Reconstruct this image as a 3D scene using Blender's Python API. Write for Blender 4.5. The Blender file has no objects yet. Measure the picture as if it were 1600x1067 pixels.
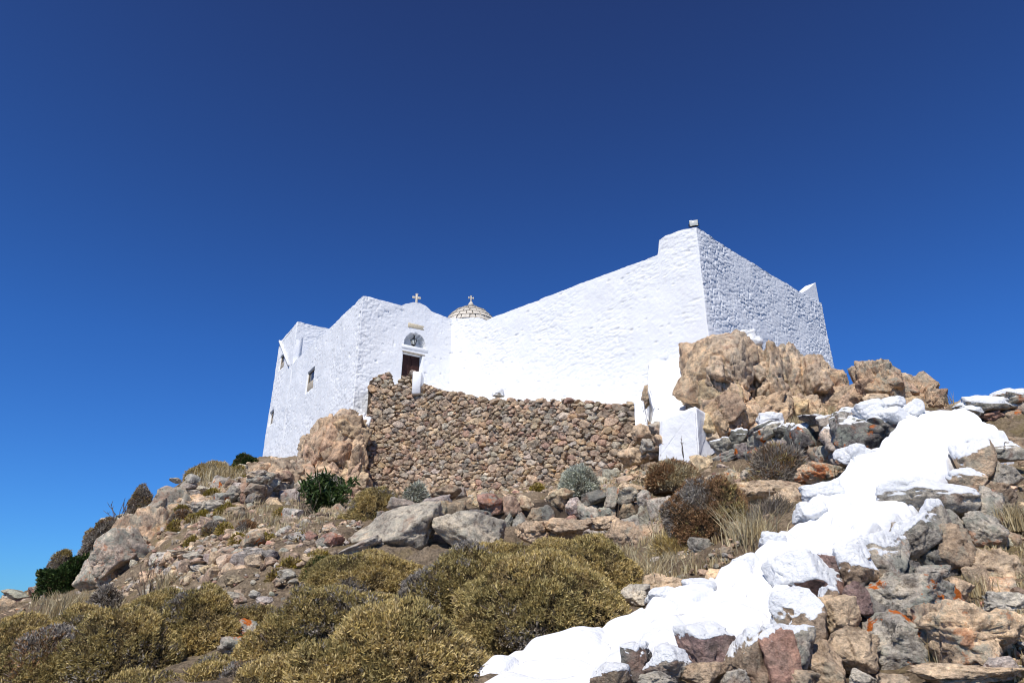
import bpy, bmesh, math, random
import numpy as np
from mathutils import Vector
R = math.radians
S = bpy.context.scene
COL = S.collection

# ---------------------------------------------------------------- camera, sky, sun, exposure
PITCH, FPX = R(22.0), 1067.0
cd = bpy.data.cameras.new('camera'); cam = bpy.data.objects.new('camera', cd); COL.objects.link(cam)
cd.sensor_width = 36.0; cd.lens = 24.0; cd.clip_start = 0.05; cd.clip_end = 60000
cam.location = (0, 0, 0); cam.rotation_euler = (R(90) + PITCH, 0, 0)
S.camera = cam
SUN_AZ, SUN_EL = R(21), R(48)          # azimuth measured from straight behind the camera towards its left
w = bpy.data.worlds.new('World'); S.world = w; w.use_nodes = True
nt = w.node_tree; bg = nt.nodes['Background']
sky = nt.nodes.new('ShaderNodeTexSky'); sky.sky_type = 'NISHITA'; sky.sun_disc = False
sky.sun_elevation = SUN_EL
sky.sun_rotation = math.pi + SUN_AZ
sky.altitude = 300; sky.air_density = 1.0; sky.dust_density = 0.15; sky.ozone_density = 4.0
tc = nt.nodes.new('ShaderNodeTexCoord'); sx_ = nt.nodes.new('ShaderNodeSeparateXYZ'); nt.links.new(tc.outputs['Generated'], sx_.inputs[0])
rp_ = nt.nodes.new('ShaderNodeValToRGB'); nt.links.new(sx_.outputs['Z'], rp_.inputs['Fac'])      # the deep blue of dry polarised air, by elevation
for k_, (p_, c_) in enumerate([(0.0, (.23, .60, 1.10)), (.34, (.22, .53, 1.03)), (.75, (.255, .345, .64)), (1.0, (.25, .33, .62))]):
    e_ = rp_.color_ramp.elements[k_] if k_ < 2 else rp_.color_ramp.elements.new(p_); e_.position = p_; e_.color = (*[q * .75 for q in c_], 1)
mu = nt.nodes.new('ShaderNodeMix'); mu.data_type = 'RGBA'; mu.blend_type = 'MULTIPLY'; mu.inputs[0].default_value = 1
nt.links.new(sky.outputs[0], mu.inputs[6]); nt.links.new(rp_.outputs[0], mu.inputs[7]); nt.links.new(mu.outputs[2], bg.inputs['Color'])
bg.inputs['Strength'].default_value = 0.14
ld = bpy.data.lights.new('sun', 'SUN'); ld.energy = 4.2; ld.angle = R(0.5); ld.color = (1.0, 0.96, 0.9)
sun = bpy.data.objects.new('sun', ld); COL.objects.link(sun)
sdir = Vector((-math.sin(SUN_AZ) * math.cos(SUN_EL), -math.cos(SUN_AZ) * math.cos(SUN_EL), math.sin(SUN_EL)))
sun.rotation_euler = sdir.to_track_quat('Z', 'Y').to_euler(); sun.location = (0, 0, 60)
S.view_settings.view_transform = 'Standard'; S.view_settings.look = 'None'
S.view_settings.exposure = 0.17; S.view_settings.gamma = 1.0
S.cycles.filter_width = 1.1; S.cycles.max_bounces = 5; S.cycles.diffuse_bounces = 3; S.cycles.glossy_bounces = 2

# ---------------------------------------------------------------- pixel <-> place
CP, SP = math.cos(PITCH), math.sin(PITCH)
def te(px, py):
    c = (px - 800) / FPX; d = (533.5 - py) / FPX; y = CP - d * SP
    return c / y, (SP + d * CP) / y
def P(px, py, Y):
    t, e = te(px, py); return np.array([t * Y, Y, e * Y])
def pxm(p):                                   # pixels per metre at a place
    return FPX / (p[1] * CP + p[2] * SP)

# ---------------------------------------------------------------- noise
def _h(ix, iy, iz, seed):
    x = (ix.astype(np.int64) * 374761393 + iy.astype(np.int64) * 668265263 + iz.astype(np.int64) * 2147483647 + seed * 1274126177) & 0xffffffff
    x = ((x ^ (x >> 13)) * 1274126177) & 0xffffffff
    x = ((x ^ (x >> 16)) * 2246822519) & 0xffffffff
    return ((x ^ (x >> 15)) & 0xffffff) / float(0xffffff)
def vn(p, seed=0):
    p = np.asarray(p, float); f = np.floor(p); i = f.astype(np.int64); u = p - f; u = u * u * (3 - 2 * u)
    r = 0
    for a in (0, 1):
        for b in (0, 1):
            for c in (0, 1):
                wgt = (u[:, 0] if a else 1 - u[:, 0]) * (u[:, 1] if b else 1 - u[:, 1]) * (u[:, 2] if c else 1 - u[:, 2])
                r = r + wgt * _h(i[:, 0] + a, i[:, 1] + b, i[:, 2] + c, seed)
    return r * 2 - 1
def fbm(p, o=4, seed=0, gain=.5):
    p = np.asarray(p, float); s = 0; a = 1.0; n = 0
    for k in range(o):
        s = s + a * vn(p * 2.03 ** k + 17.3 * k, seed + k); n += a; a *= gain
    return s / n
def worley(p, seed=0):
    p = np.asarray(p, float); i = np.floor(p).astype(np.int64); N = len(p)
    f1 = np.full(N, 9.0); f2 = np.full(N, 9.0); idv = np.zeros(N); c1 = np.zeros((N, 3))
    for a in (-1, 0, 1):
        for b in (-1, 0, 1):
            for c in (-1, 0, 1):
                q = i + np.array([a, b, c])
                pt = q + np.stack([_h(q[:, 0], q[:, 1], q[:, 2], seed + k) for k in (1, 2, 3)], 1)
                d = np.sqrt(((p - pt) ** 2).sum(1))
                m = d < f1
                f2 = np.where(m, f1, np.minimum(f2, d)); 
                idv = np.where(m, _h(q[:, 0], q[:, 1], q[:, 2], seed + 9), idv)
                c1 = np.where(m[:, None], p - pt, c1)
                f1 = np.where(m, d, f1)
    return f1, f2, idv, c1

def rocky(p, seed=0, octs=((1, 1.), (2.3, .5), (5.5, .24))):
    """chipped, planar relief: every cell is a tilted facet"""
    p = np.asarray(p, float); s = 0; q = p + .22 * np.stack([fbm(p * 1.1 + a, 2, 60 + a) for a in (0, 7, 13)], 1)
    for k, (f, a) in enumerate(octs):
        f1, f2, idv, c = worley(q * f + 31.7 * k, seed + 11 * k); al = idv * 6.2832 * 37; be = (idv * 91.7) % 1 * 2 - 1; r_ = np.sqrt(1 - be * be)
        s = s + a * (c[:, 0] * np.cos(al) * r_ + c[:, 1] * np.sin(al) * r_ + c[:, 2] * be + .45 * ((idv * 57.3) % 1 - .5) - .6 * np.exp(-((f2 - f1) / .045) ** 2) * ((idv * 13.7) % 1))
    return s
# ---------------------------------------------------------------- mesh helpers
def mk(name, V, F, mat, parent=None, smooth=True, attrs=None):
    V = np.asarray(V, np.float32)
    me = bpy.data.meshes.new(name)
    if isinstance(F, np.ndarray):
        k = F.shape[1]; n = len(F)
        me.vertices.add(len(V)); me.vertices.foreach_set('co', V.ravel())
        me.loops.add(n * k); me.loops.foreach_set('vertex_index', F.astype(np.int32).ravel())
        me.polygons.add(n); me.polygons.foreach_set('loop_start', np.arange(0, n * k, k, dtype=np.int32))
        me.polygons.foreach_set('loop_total', np.full(n, k, np.int32))
        me.update(calc_edges=True); me.validate()
    else:
        me.from_pydata(V.tolist(), [], F); me.update()
    me.polygons.foreach_set('use_smooth', np.full(len(me.polygons), smooth))
    for k, a in (attrs or {}).items():
        a = np.asarray(a, np.float32)
        if a.ndim == 2:
            if a.shape[1] == 3: a = np.concatenate([a, np.ones((len(a), 1), np.float32)], 1)
            me.attributes.new(k, 'FLOAT_COLOR', 'POINT').data.foreach_set('color', a.ravel())
        else:
            me.attributes.new(k, 'FLOAT', 'POINT').data.foreach_set('value', a.ravel())
    if mat: me.materials.append(mat)
    o = bpy.data.objects.new(name, me); COL.objects.link(o)
    if parent is not None: o.parent = parent
    return o
def tag(o, label=None, cat=None, group=None, kind=None):
    if label: o['label'] = label
    if cat: o['category'] = cat
    if group: o['group'] = group
    if kind: o['kind'] = kind
    return o
def thing(name, label, cat, loc=(0, 0, 0), group=None):
    o = bpy.data.objects.new(name, None); COL.objects.link(o); o.empty_display_size = .1
    o.location = loc
    return tag(o, label, cat, group)
def setorigin(o, p):                           # move the origin of a top-level mesh to p
    p = np.asarray(p, float); me = o.data; n = len(me.vertices)
    co = np.empty(n * 3, np.float32); me.vertices.foreach_get('co', co)
    me.vertices.foreach_set('co', (co.reshape(-1, 3) - p.astype(np.float32)).ravel()); me.update(); o.location = p
    return o
class MB:                                      # collects pieces into one mesh
    def __init__(s): s.v = []; s.f = []; s.n = 0; s.a = {}
    def add(s, V, F, **at):
        V = np.asarray(V, float); s.v.append(V); s.f.append(np.asarray(F) + s.n); s.n += len(V)
        for k, x in at.items():
            x = np.asarray(x, float)
            if k == 'Col':
                if x.ndim == 1: x = np.tile(x, (len(V), 1))
            elif x.ndim == 0: x = np.full(len(V), float(x))
            s.a.setdefault(k, []).append(x)
    def build(s, name, mat, parent=None, smooth=True):
        return mk(name, np.concatenate(s.v), np.concatenate(s.f), mat, parent, smooth, {k: np.concatenate(x) for k, x in s.a.items()})
_ico = {}
def ico(sub):
    if sub not in _ico:
        bm = bmesh.new(); bmesh.ops.create_icosphere(bm, subdivisions=sub, radius=1.0)
        V = np.array([v.co[:] for v in bm.verts]); F = np.array([[v.index for v in f.verts] for f in bm.faces]); bm.free()
        V /= np.linalg.norm(V, axis=1)[:, None]
        _ico[sub] = (V, F)
    return _ico[sub]
def box(x0, x1, y0, y1, z0, z1):
    V = np.array([[x, y, z] for x in (x0, x1) for y in (y0, y1) for z in (z0, z1)], float)
    F = np.array([[0, 1, 3, 2], [4, 6, 7, 5], [0, 4, 5, 1], [2, 3, 7, 6], [0, 2, 6, 4], [1, 5, 7, 3]])
    T = np.concatenate([F[:, [0, 1, 2]], F[:, [0, 2, 3]]]); return V, T
def bevbox(mb, x0, x1, y0, y1, z0, z1, b=.01, frame=None, **at):   # box with chamfered edges (frame maps local -> world)
    bm = bmesh.new(); bmesh.ops.create_cube(bm, size=1)
    for v in bm.verts: v.co = Vector(((x0 + x1) / 2 + v.co.x * (x1 - x0), (y0 + y1) / 2 + v.co.y * (y1 - y0), (z0 + z1) / 2 + v.co.z * (z1 - z0)))
    bmesh.ops.bevel(bm, geom=bm.edges[:], offset=b, segments=1, affect='EDGES')
    bmesh.ops.triangulate(bm, faces=bm.faces[:])
    V = np.array([v.co[:] for v in bm.verts]); F = np.array([[v.index for v in f.verts] for f in bm.faces]); bm.free()
    mb.add(frame(V) if frame else V, F, **at)
def tube(mb, pts, r0, r1=None, seg=6, **at):
    pts = np.asarray(pts, float); r1 = r0 if r1 is None else r1; n = len(pts)
    V = []; 
    for i, p in enumerate(pts):
        d = pts[min(i + 1, n - 1)] - pts[max(i - 1, 0)]; d /= np.linalg.norm(d) + 1e-9
        a = np.cross(d, [0.3, .2, .93]); a /= np.linalg.norm(a) + 1e-9; b = np.cross(d, a)
        r = r0 + (r1 - r0) * i / (n - 1)
        for k in range(seg):
            th = 2 * math.pi * k / seg; V.append(p + r * (math.cos(th) * a + math.sin(th) * b))
    F = []
    for i in range(n - 1):
        for k in range(seg):
            a, b, c, d = i * seg + k, i * seg + (k + 1) % seg, (i + 1) * seg + (k + 1) % seg, (i + 1) * seg + k
            F += [[a, b, c], [a, c, d]]
    for k in range(1, seg - 1): F += [[0, k + 1, k], [(n - 1) * seg, (n - 1) * seg + k, (n - 1) * seg + k + 1]]
    mb.add(np.array(V), np.array(F), **at)

# ---------------------------------------------------------------- materials
class NT:
    def __init__(s, name):
        s.m = bpy.data.materials.new(name); s.m.use_nodes = True; s.t = s.m.node_tree; s.b = s.t.nodes['Principled BSDF']; s.out = s.t.nodes['Material Output']
        s.pos = s.t.nodes.new('ShaderNodeNewGeometry').outputs['Position']
    def n(s, ty, **kw):
        x = s.t.nodes.new('ShaderNode' + ty)
        for k, v in kw.items():
            if hasattr(x, k) and k not in x.inputs: setattr(x, k, v)
            else: s.set(x.inputs[k], v)
        return x
    def set(s, inp, v):
        if isinstance(v, bpy.types.NodeSocket): s.t.links.new(v, inp)
        else: inp.default_value = v
    def noise(s, scale, det=4, rough=.55, vec=None, dist=0):
        x = s.n('TexNoise'); s.set(x.inputs['Vector'], vec or s.pos); x.inputs['Scale'].default_value = scale
        x.inputs['Detail'].default_value = det; x.inputs['Roughness'].default_value = rough; x.inputs['Distortion'].default_value = dist
        return x.outputs['Fac']
    def vor(s, scale, feat='F1', vec=None, out='Distance'):
        x = s.n('TexVoronoi'); x.feature = feat; s.set(x.inputs['Vector'], vec or s.pos); x.inputs['Scale'].default_value = scale
        return x.outputs[out]
    def ramp(s, fac, stops):
        x = s.n('ValToRGB'); s.set(x.inputs['Fac'], fac); e = x.color_ramp.elements
        while len(e) < len(stops): e.new(.5)
        for k, (p, c) in enumerate(stops):
            e[k].position = p; e[k].color = (c, c, c, 1) if isinstance(c, (int, float)) else (*c, 1)
        return x.outputs['Color']
    def mr(s, v, a, b, c=0., d=1.):
        x = s.n('MapRange'); s.set(x.inputs['Value'], v)
        for k, q in zip(('From Min', 'From Max', 'To Min', 'To Max'), (a, b, c, d)): s.set(x.inputs[k], q)
        return x.outputs['Result']
    def math(s, op, a, b=0.):
        x = s.n('Math', operation=op); s.set(x.inputs[0], a); s.set(x.inputs[1], b); return x.outputs[0]
    def mix(s, f, a, b, mode='MIX'):
        x = s.n('Mix'); x.data_type = 'RGBA'; x.blend_type = mode
        s.set(x.inputs[0], f)
        for i, v in ((6, a), (7, b)):
            if isinstance(v, (tuple, list)): v = (*v[:3], 1)
            s.set(x.inputs[i], v)
        return x.outputs[2]
    def attr(s, name, out='Fac'):
        x = s.n('Attribute'); x.attribute_name = name; return x.outputs[out]
    def bump(s, h, strength, dist, nrm=None):
        x = s.n('Bump'); s.set(x.inputs['Height'], h); x.inputs['Strength'].default_value = strength; x.inputs['Distance'].default_value = dist
        if nrm is not None: s.set(x.inputs['Normal'], nrm)
        return x.outputs['Normal']
    def done(s, col, rough=.9, nrm=None, spec=.2):
        s.set(s.b.inputs['Base Color'], col); s.set(s.b.inputs['Roughness'], rough); s.b.inputs['Specular IOR Level'].default_value = spec
        if nrm is not None: s.set(s.b.inputs['Normal'], nrm)
        return s.m
def rock_material(name='rock', sc=1.0):
    k = NT(name); c = k.attr('Col', 'Color'); lich = k.attr('lich'); wash = k.attr('wash')
    n1 = k.noise(2.2 * sc, 5, .6); n2 = k.noise(9 * sc, 6, .65); n3 = k.noise(45 * sc, 5, .7)
    c = k.mix(1.0, c, k.ramp(n1, [(.3, (.62, .60, .60)), (.5, (1, 1, 1)), (.7, (1.3, 1.22, 1.12))]), 'MULTIPLY')
    c = k.mix(1.0, c, k.ramp(n2, [(.34, (.42, .39, .37)), (.47, (1, 1, 1)), (.64, (1.42, 1.38, 1.3))]), 'MULTIPLY')
    c = k.mix(1.0, c, k.ramp(n3, [(.3, (.6, .6, .6)), (.5, (1, 1, 1)), (.7, (1.4, 1.4, 1.4))]), 'MULTIPLY')
    stain = k.noise(3.7 * sc, 3, .5, dist=.6)                     # reddish iron stains
    c = k.mix(k.mr(stain, .58, .72, 0., .55), c, (.30, .15, .09))
    # lichens: grey-green crust, black crust, orange rosettes
    g = k.math('MULTIPLY', k.mr(k.noise(5.5 * sc, 6, .7), .5, .58), k.mr(lich, 0., .6))
    c = k.mix(k.math('MULTIPLY', g, .75), c, (.30, .31, .25))
    bl = k.math('MULTIPLY', k.mr(k.noise(7.3 * sc, 7, .75), .56, .62), k.mr(lich, .15, .8))
    c = k.mix(k.math('MULTIPLY', bl, .8), c, (.045, .042, .038))
    ov = k.math('MULTIPLY', k.mr(k.noise(4.1 * sc, 7, .72, dist=.3), .565, .60), k.mr(lich, .35, .7))
    c = k.mix(ov, c, (.50, .13, .02))
    # old whitewash with a broken edge
    e = k.math('ADD', wash, k.math('MULTIPLY', k.math('SUBTRACT', k.noise(14, 6, .7), .5), .42))
    wm = k.mr(e, .47, .56)
    c = k.mix(wm, c, (.83, .83, .82))
    cr = k.vor(6.5 * sc, 'DISTANCE_TO_EDGE')
    h = k.math('ADD', k.math('MULTIPLY', n2, 1.0), k.math('MULTIPLY', n3, .35))
    h = k.math('ADD', h, k.math('MULTIPLY', k.noise(160 * sc, 3, .7), .1))
    h = k.math('ADD', h, k.math('MULTIPLY', wm, .1))
    return k.done(c, .92, k.bump(h, 1.0, .045 / sc))
M = {}
M['rock'] = rock_material('rock', 1.0)
M['crag'] = rock_material('crag_rock', .8)
def white_material(name, a, b, strength):
    k = NT(name)
    n1 = k.noise(1.3, 5, .6); n2 = k.noise(11, 6, .7)
    c = k.ramp(n1, [(.3, (.78, .785, .79)), (.6, (.83, .83, .825))])
    c = k.mix(k.mr(k.noise(6, 8, .75), .66, .74, 0, .35), c, (.62, .58, .52))       # flaked, dusty spots
    mp = k.n('Mapping'); k.set(mp.inputs['Vector'], k.pos); mp.inputs['Scale'].default_value = (3.2, 3.2, .35)
    c = k.mix(k.mr(k.noise(1.0, 6, .65, vec=mp.outputs[0]), .5, .75, 0, .22), c, (.66, .63, .58))   # rain streaks and old brushwork
    h = k.math('ADD', k.math('MULTIPLY', k.noise(a, 6, .62), 1.0), k.math('MULTIPLY', k.noise(b, 5, .7), .3))
    return k.done(c, .85, k.bump(h, strength, .05))
M['plaster'] = white_material('whitewashed_plaster', 9.0, 38.0, .38)
M['rubblewhite'] = white_material('whitewashed_rubble', 22.0, 60.0, .22)
M['cap'] = white_material('thick_whitewash', 6.0, 22.0, .7)
k = NT('soil'); 
v1 = k.noise(.35, 5, .6); v2 = k.noise(3.0, 7, .7); v3 = k.noise(24, 6, .75)
c = k.ramp(v1, [(.35, (.20, .145, .095)), (.5, (.27, .20, .13)), (.65, (.30, .235, .16))])
c = k.mix(1.0, c, k.ramp(v2, [(.3, .5), (.5, 1.0), (.7, 1.35)]), 'MULTIPLY')
c = k.mix(1.0, c, k.ramp(v3, [(.3, .5), (.5, 1.0), (.7, 1.5)]), 'MULTIPLY')
c = k.mix(k.mr(k.noise(1.1, 6, .7), .52, .62, 0, .6), c, (.22, .17, .07))
pe = k.vor(14, 'SMOOTH_F1')
M['soil'] = k.done(c, .95, k.bump(k.math('ADD', k.math('MULTIPLY', v2, 1.5), k.math('SUBTRACT', k.math('MULTIPLY', v3, .6), k.math('MULTIPLY', pe, .8))), 1.0, .07))
def leaf_material(name, rough=.7, trans=.25):
    k = NT(name); c = k.attr('Col', 'Color')
    c = k.mix(1.0, c, k.ramp(k.noise(30, 2), [(.3, .75), (.7, 1.25)]), 'MULTIPLY')
    k.done(c, rough, spec=.25)
    tr = k.n('BsdfTranslucent'); k.set(tr.inputs['Color'], c); ms = k.n('MixShader'); ms.inputs[0].default_value = trans
    k.t.links.new(k.b.outputs[0], ms.inputs[1]); k.t.links.new(tr.outputs[0], ms.inputs[2]); k.t.links.new(ms.outputs[0], k.out.inputs['Surface'])
    return k.m
M['leaf'] = leaf_material('shrub_leaf'); M['gloss_leaf'] = leaf_material('oleander_leaf', .45, .15); M['straw'] = leaf_material('dry_grass', .8, .3)
def plain(name, col, rough=.6, metal=0., sc=12, var=.3, bs=.2):
    k = NT(name); c = k.mix(1.0, (*col, 1), k.ramp(k.noise(sc, 5, .6), [(.3, 1 - var), (.7, 1 + var)]), 'MULTIPLY')
    k.b.inputs['Metallic'].default_value = metal
    return k.done(c, rough, k.bump(k.noise(sc * 3, 4), bs, .01))
M['door'] = plain('dark_brown_wood', (.045, .018, .014), .5)
M['iron'] = plain('black_iron', (.015, .015, .016), .4, .6)
M['marble'] = plain('cream_marble', (.62, .55, .44), .6, sc=20, var=.12)
M['plaque'] = plain('cream_plaque', (.56, .48, .34), .7, sc=18, var=.18)
M['tile'] = plain('cream_dome_slab', (.60, .54, .45), .8, sc=9, var=.22)
M['mortar'] = plain('pale_mortar', (.42, .37, .30), .95, sc=14, var=.2)
M['gap'] = plain('earth_packing', (.075, .055, .04), .95, sc=14, var=.4)
M['bark'] = plain('dry_stem', (.12, .09, .07), .9, sc=30, var=.4)
M['reveal'] = plain('bare_render', (.42, .36, .28), .9, sc=10, var=.2)
M['zinc'] = plain('weathered_zinc', (.5, .49, .46), .5, .2)
M['sea'] = plain('sea', (.01, .05, .10), .15, sc=.01, var=.2)
k = NT('lamp_glass'); k.b.inputs['Roughness'].default_value = .15; k.b.inputs['Base Color'].default_value = (.55, .55, .5, 1); M['glass'] = k.m
k = NT('window_glass'); k.b.inputs['Roughness'].default_value = .2; k.b.inputs['Base Color'].default_value = (.02, .022, .025, 1); M['pane'] = k.m

# ---------------------------------------------------------------- terrain
CT = []
def cp(px, py, Y): CT.append(P(px, py, Y))
def cx(x, y, z): CT.append(np.array([x, y, z], float))
for a in [
    # left flank
    (-300, 1067, 5.5), (0, 1090, 6.0), (0, 1040, 9.0), (0, 990, 13), (0, 950, 19), (0, 940, 24), (60, 925, 21),
    (200, 1090, 5.5), (200, 1010, 8.5), (150, 960, 13), (150, 925, 16), (190, 850, 18), (230, 800, 20), (270, 768, 22), (340, 743, 25.5), (400, 727, 30), (403, 722, 35.8), (450, 716, 33.2),
    (300, 960, 9.5), (300, 900, 12), (330, 830, 15.5), (400, 780, 19), (430, 760, 21.5),
    (400, 1100, 4.6), (400, 1020, 6.5), (420, 960, 8.0), (450, 900, 9.8), (500, 850, 11.8), (520, 810, 15), (520, 790, 18), (570, 772, 22.8), 
    (470, 778, 21.6), (540, 778, 22.0), (600, 778, 23.6), (740, 772, 22.3), (690, 782, 21.9), (645, 784, 22.9), (670, 784, 22.3), (625, 784, 21.5), (660, 784, 20.5), (720, 780, 19.0), (800, 772, 20.0), (850, 766, 20.8), (950, 752, 19.7), (1040, 727, 18.4), (600, 832, 13.2), (680, 828, 13.3), (760, 832, 13.3), (880, 845, 13.0), (980, 846, 12.6),
    (600, 1100, 4.2), (600, 1010, 6.0), (650, 940, 7.6), (640, 875, 10), (700, 856, 11), (700, 785, 17), 
    (800, 1130, 3.6), (800, 1060, 5.0), (850, 960, 7.0), (850, 870, 9.8), (860, 845, 11), (860, 790, 15), (880, 765, 19.2),
    (1000, 965, 6.0), (1010, 900, 7.8), (1000, 850, 10), (1000, 790, 13.5), (1020, 730, 17.6), (1080, 722, 17.0),
    (1120, 890, 7.2), (1100, 820, 9.5), (1110, 750, 12.8), (1130, 728, 14.8), (1180, 732, 13.9), (1250, 738, 12.4), (1335, 742, 10.8), (1200, 800, 8.6), (1220, 745, 10.5), (1300, 745, 9.6),
    (1200, 672, 16.6), (1300, 655, 16.2), (1340, 660, 13.5), (1360, 720, 9.6), (1430, 660, 11.5), (1480, 645, 13.5), (1560, 650, 11.5),
    # under the whitewashed wall (a little below its crest)
    (900, 1095, 4.7), (1050, 1030, 5.0), (1180, 990, 5.4), (1300, 910, 6.2), (1400, 830, 7.2), (1450, 760, 8.3), (1480, 690, 9.6),
    # path side on the right
    (1100, 1180, 3.6), (1300, 1160, 3.9), (1450, 1110, 4.1), (1400, 1010, 5.0), (1500, 940, 5.9), (1600, 1060, 4.1), (1550, 960, 5.2), (1600, 900, 6.0), (1600, 830, 7.0), (1600, 740, 8.6), (1640, 660, 10.5), (1800, 700, 9.0), (1800, 1000, 5),
]: cp(*a)
for a in [(0, 0, -1.6), (-3, 0, -1.8), (3, 0, -1.4), (0, -4, -2.6), (5, 2, -.6), (-6, 1, -2.2), (9, -4, -1.5), (-12, -5, -5), (0, -15, -7), (25, -10, -3), (-30, -10, -16), (0, -45, -24), (60, -30, -25),
          (-20, 22, .5), (-26, 24, -4), (-19, 32, 1.0), (-45, 30, -20), (-40, 60, -26), (-14.5, 42, 5.5), (-8, 48, 3), (0, 40, 8), (5, 33, 8), (-6, 30, 8), (3, 27, 7.6), (8, 26, 8.2), (14, 27, 7.0), (12, 34, 5), (0, 55, -3), (30, 45, -12),
          (11.5, 18, 4.9), (14, 16, 3.8), (16, 24, 3.5), (22, 18, 1.0), (19, 12, 1.8), (40, 20, -8), (-3, 26.5, 7.2), (5, 22, 6.2), (7.5, 20, 6.2), (0, 26, 6.0), (60, 60, -40), (-60, 0, -32), (70, 0, -28), (0, 75, -30)]: cx(*a)
CT = np.array(CT)
def warp(xy):
    xy = np.asarray(xy, float); r = np.hypot(xy[:, 0], xy[:, 1]) + 1e-6
    return xy / r[:, None] * np.log1p(r / 3.0)[:, None] * 3
_U = warp(CT[:, :2]); _n = len(_U)
def _k(d2): return np.where(d2 > 1e-12, .5 * d2 * np.log(np.maximum(d2, 1e-12)), 0)
_D = ((_U[:, None] - _U[None]) ** 2).sum(2); _A = np.zeros((_n + 3, _n + 3)); _A[:_n, :_n] = _k(_D) + np.eye(_n) * .02
_A[:_n, _n] = 1; _A[:_n, _n + 1:] = _U; _A[_n, :_n] = 1; _A[_n + 1:, :_n] = _U.T
_W = np.linalg.solve(_A, np.concatenate([CT[:, 2], [0, 0, 0]]))
def gz(xy, rough=True):
    xy = np.atleast_2d(np.asarray(xy, float)); out = np.empty(len(xy))
    for i in range(0, len(xy), 20000):
        q = xy[i:i + 20000]; u = warp(q)
        out[i:i + 20000] = _k(((u[:, None] - _U[None]) ** 2).sum(2)) @ _W[:_n] + _W[_n] + u @ _W[_n + 1:]
    if rough:
        r = np.hypot(xy[:, 0], xy[:, 1]); p3 = np.concatenate([xy, np.zeros((len(xy), 1))], 1)
        a = np.clip(r / 14, .15, 1.0)
        out = out + a * (np.where(r > 14, .28 - .14 * np.clip((r - 14) / 5, 0, 1), .28) * fbm(p3 * .45, 4, 5) + .10 * fbm(p3 * 1.7, 3, 8)) + .035 * fbm(p3 * 5, 3, 11)
    return out
def hit(px, py, y0=2.5, y1=40):
    t, e = te(px, py); Y = np.linspace(y0, y1, 700); z = gz(np.stack([t * Y, Y], 1), False) - e * Y
    k = np.argmax(z > 0) if (z > 0).any() else int(np.argmax(z / Y))
    Yk = Y[k]; x = t * Yk
    return np.array([x, Yk, gz([[x, Yk]])[0]])
NG = 860
g = np.linspace(-1, 1, NG); lim = 3 * math.log1p(85 / 3.0)
gx, gy = np.meshgrid(g * lim, g * lim * .8 + lim * .2, indexing='ij'); rr = np.hypot(gx, gy) + 1e-9; sc_ = 3 * (np.exp(rr / 3) - 1) / rr
XY = np.stack([(gx * sc_).ravel(), (gy * sc_).ravel()], 1)
Z = gz(XY)
_m = (XY[:, 1] > 2) & (XY[:, 1] < 34) & (abs(XY[:, 0]) < XY[:, 1] * .95 + 1); _q = np.concatenate([XY[_m], Z[_m][:, None]], 1)
Z[_m] += (.16 * np.clip(fbm(_q * .5, 2, 3) + .45, 0, 1) * np.clip(_q[:, 1] / 10, .2, 1)) * rocky(_q * 1.3, 5, ((1, 1.), (2.6, .45)))
Z = np.where(np.hypot(XY[:, 0], XY[:, 1]) > 75, np.minimum(Z, Z - (np.hypot(XY[:, 0], XY[:, 1]) - 75) * .6), Z)
ii = np.arange(NG * NG).reshape(NG, NG)
Fq = np.stack([ii[:-1, :-1].ravel(), ii[1:, :-1].ravel(), ii[1:, 1:].ravel(), ii[:-1, 1:].ravel()], 1)
o = mk('ground', np.concatenate([XY, Z[:, None]], 1), Fq, M['soil']); tag(o, kind='structure')
o['label'] = 'dry tan soil of the rocky hillside'
o = mk('sea', np.array([[-30000, -30000, -180], [30000, -30000, -180], [30000, 30000, -180], [-30000, 30000, -180]]), np.array([[0, 1, 2, 3]]), M['sea']); tag(o, kind='structure')

# ---------------------------------------------------------------- building planes
def ray_plane(px, py, A, d):                     # A: a point in plan, d: unit direction in plan -> s, z
    t, e = te(px, py)
    s = (t * A[1] - A[0]) / (d[0] - t * d[1]); return s, e * (A[1] + s * d[1])
C0 = np.array([-6.05, 25.0]); dL = np.array([-math.sin(R(33)), math.cos(R(33))]); dD = np.array([math.sin(R(57)), math.cos(R(57))])
LLEN = 13.2; Lc = C0 + dL * LLEN
sI = ray_plane(706, 500, C0, dD)[0]; I = C0 + dD * sI
dB = np.array([math.sin(R(46.7)), -math.cos(R(46.7))]); sK = ray_plane(1087, 355, I, dB)[0]; K = I + dB * sK
dR = np.array([math.sin(R(48)), math.cos(R(48))]); sR = ray_plane(1279, 450, K, dR)[0]; RR = K + dR * sR
def prof(pts, A, d):                             # pixel outline -> s,z profile
    q = sorted(ray_plane(px, py, A, d) for px, py in pts); q = np.array(q); return lambda s: np.interp(s, q[:, 0], q[:, 1])

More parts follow.
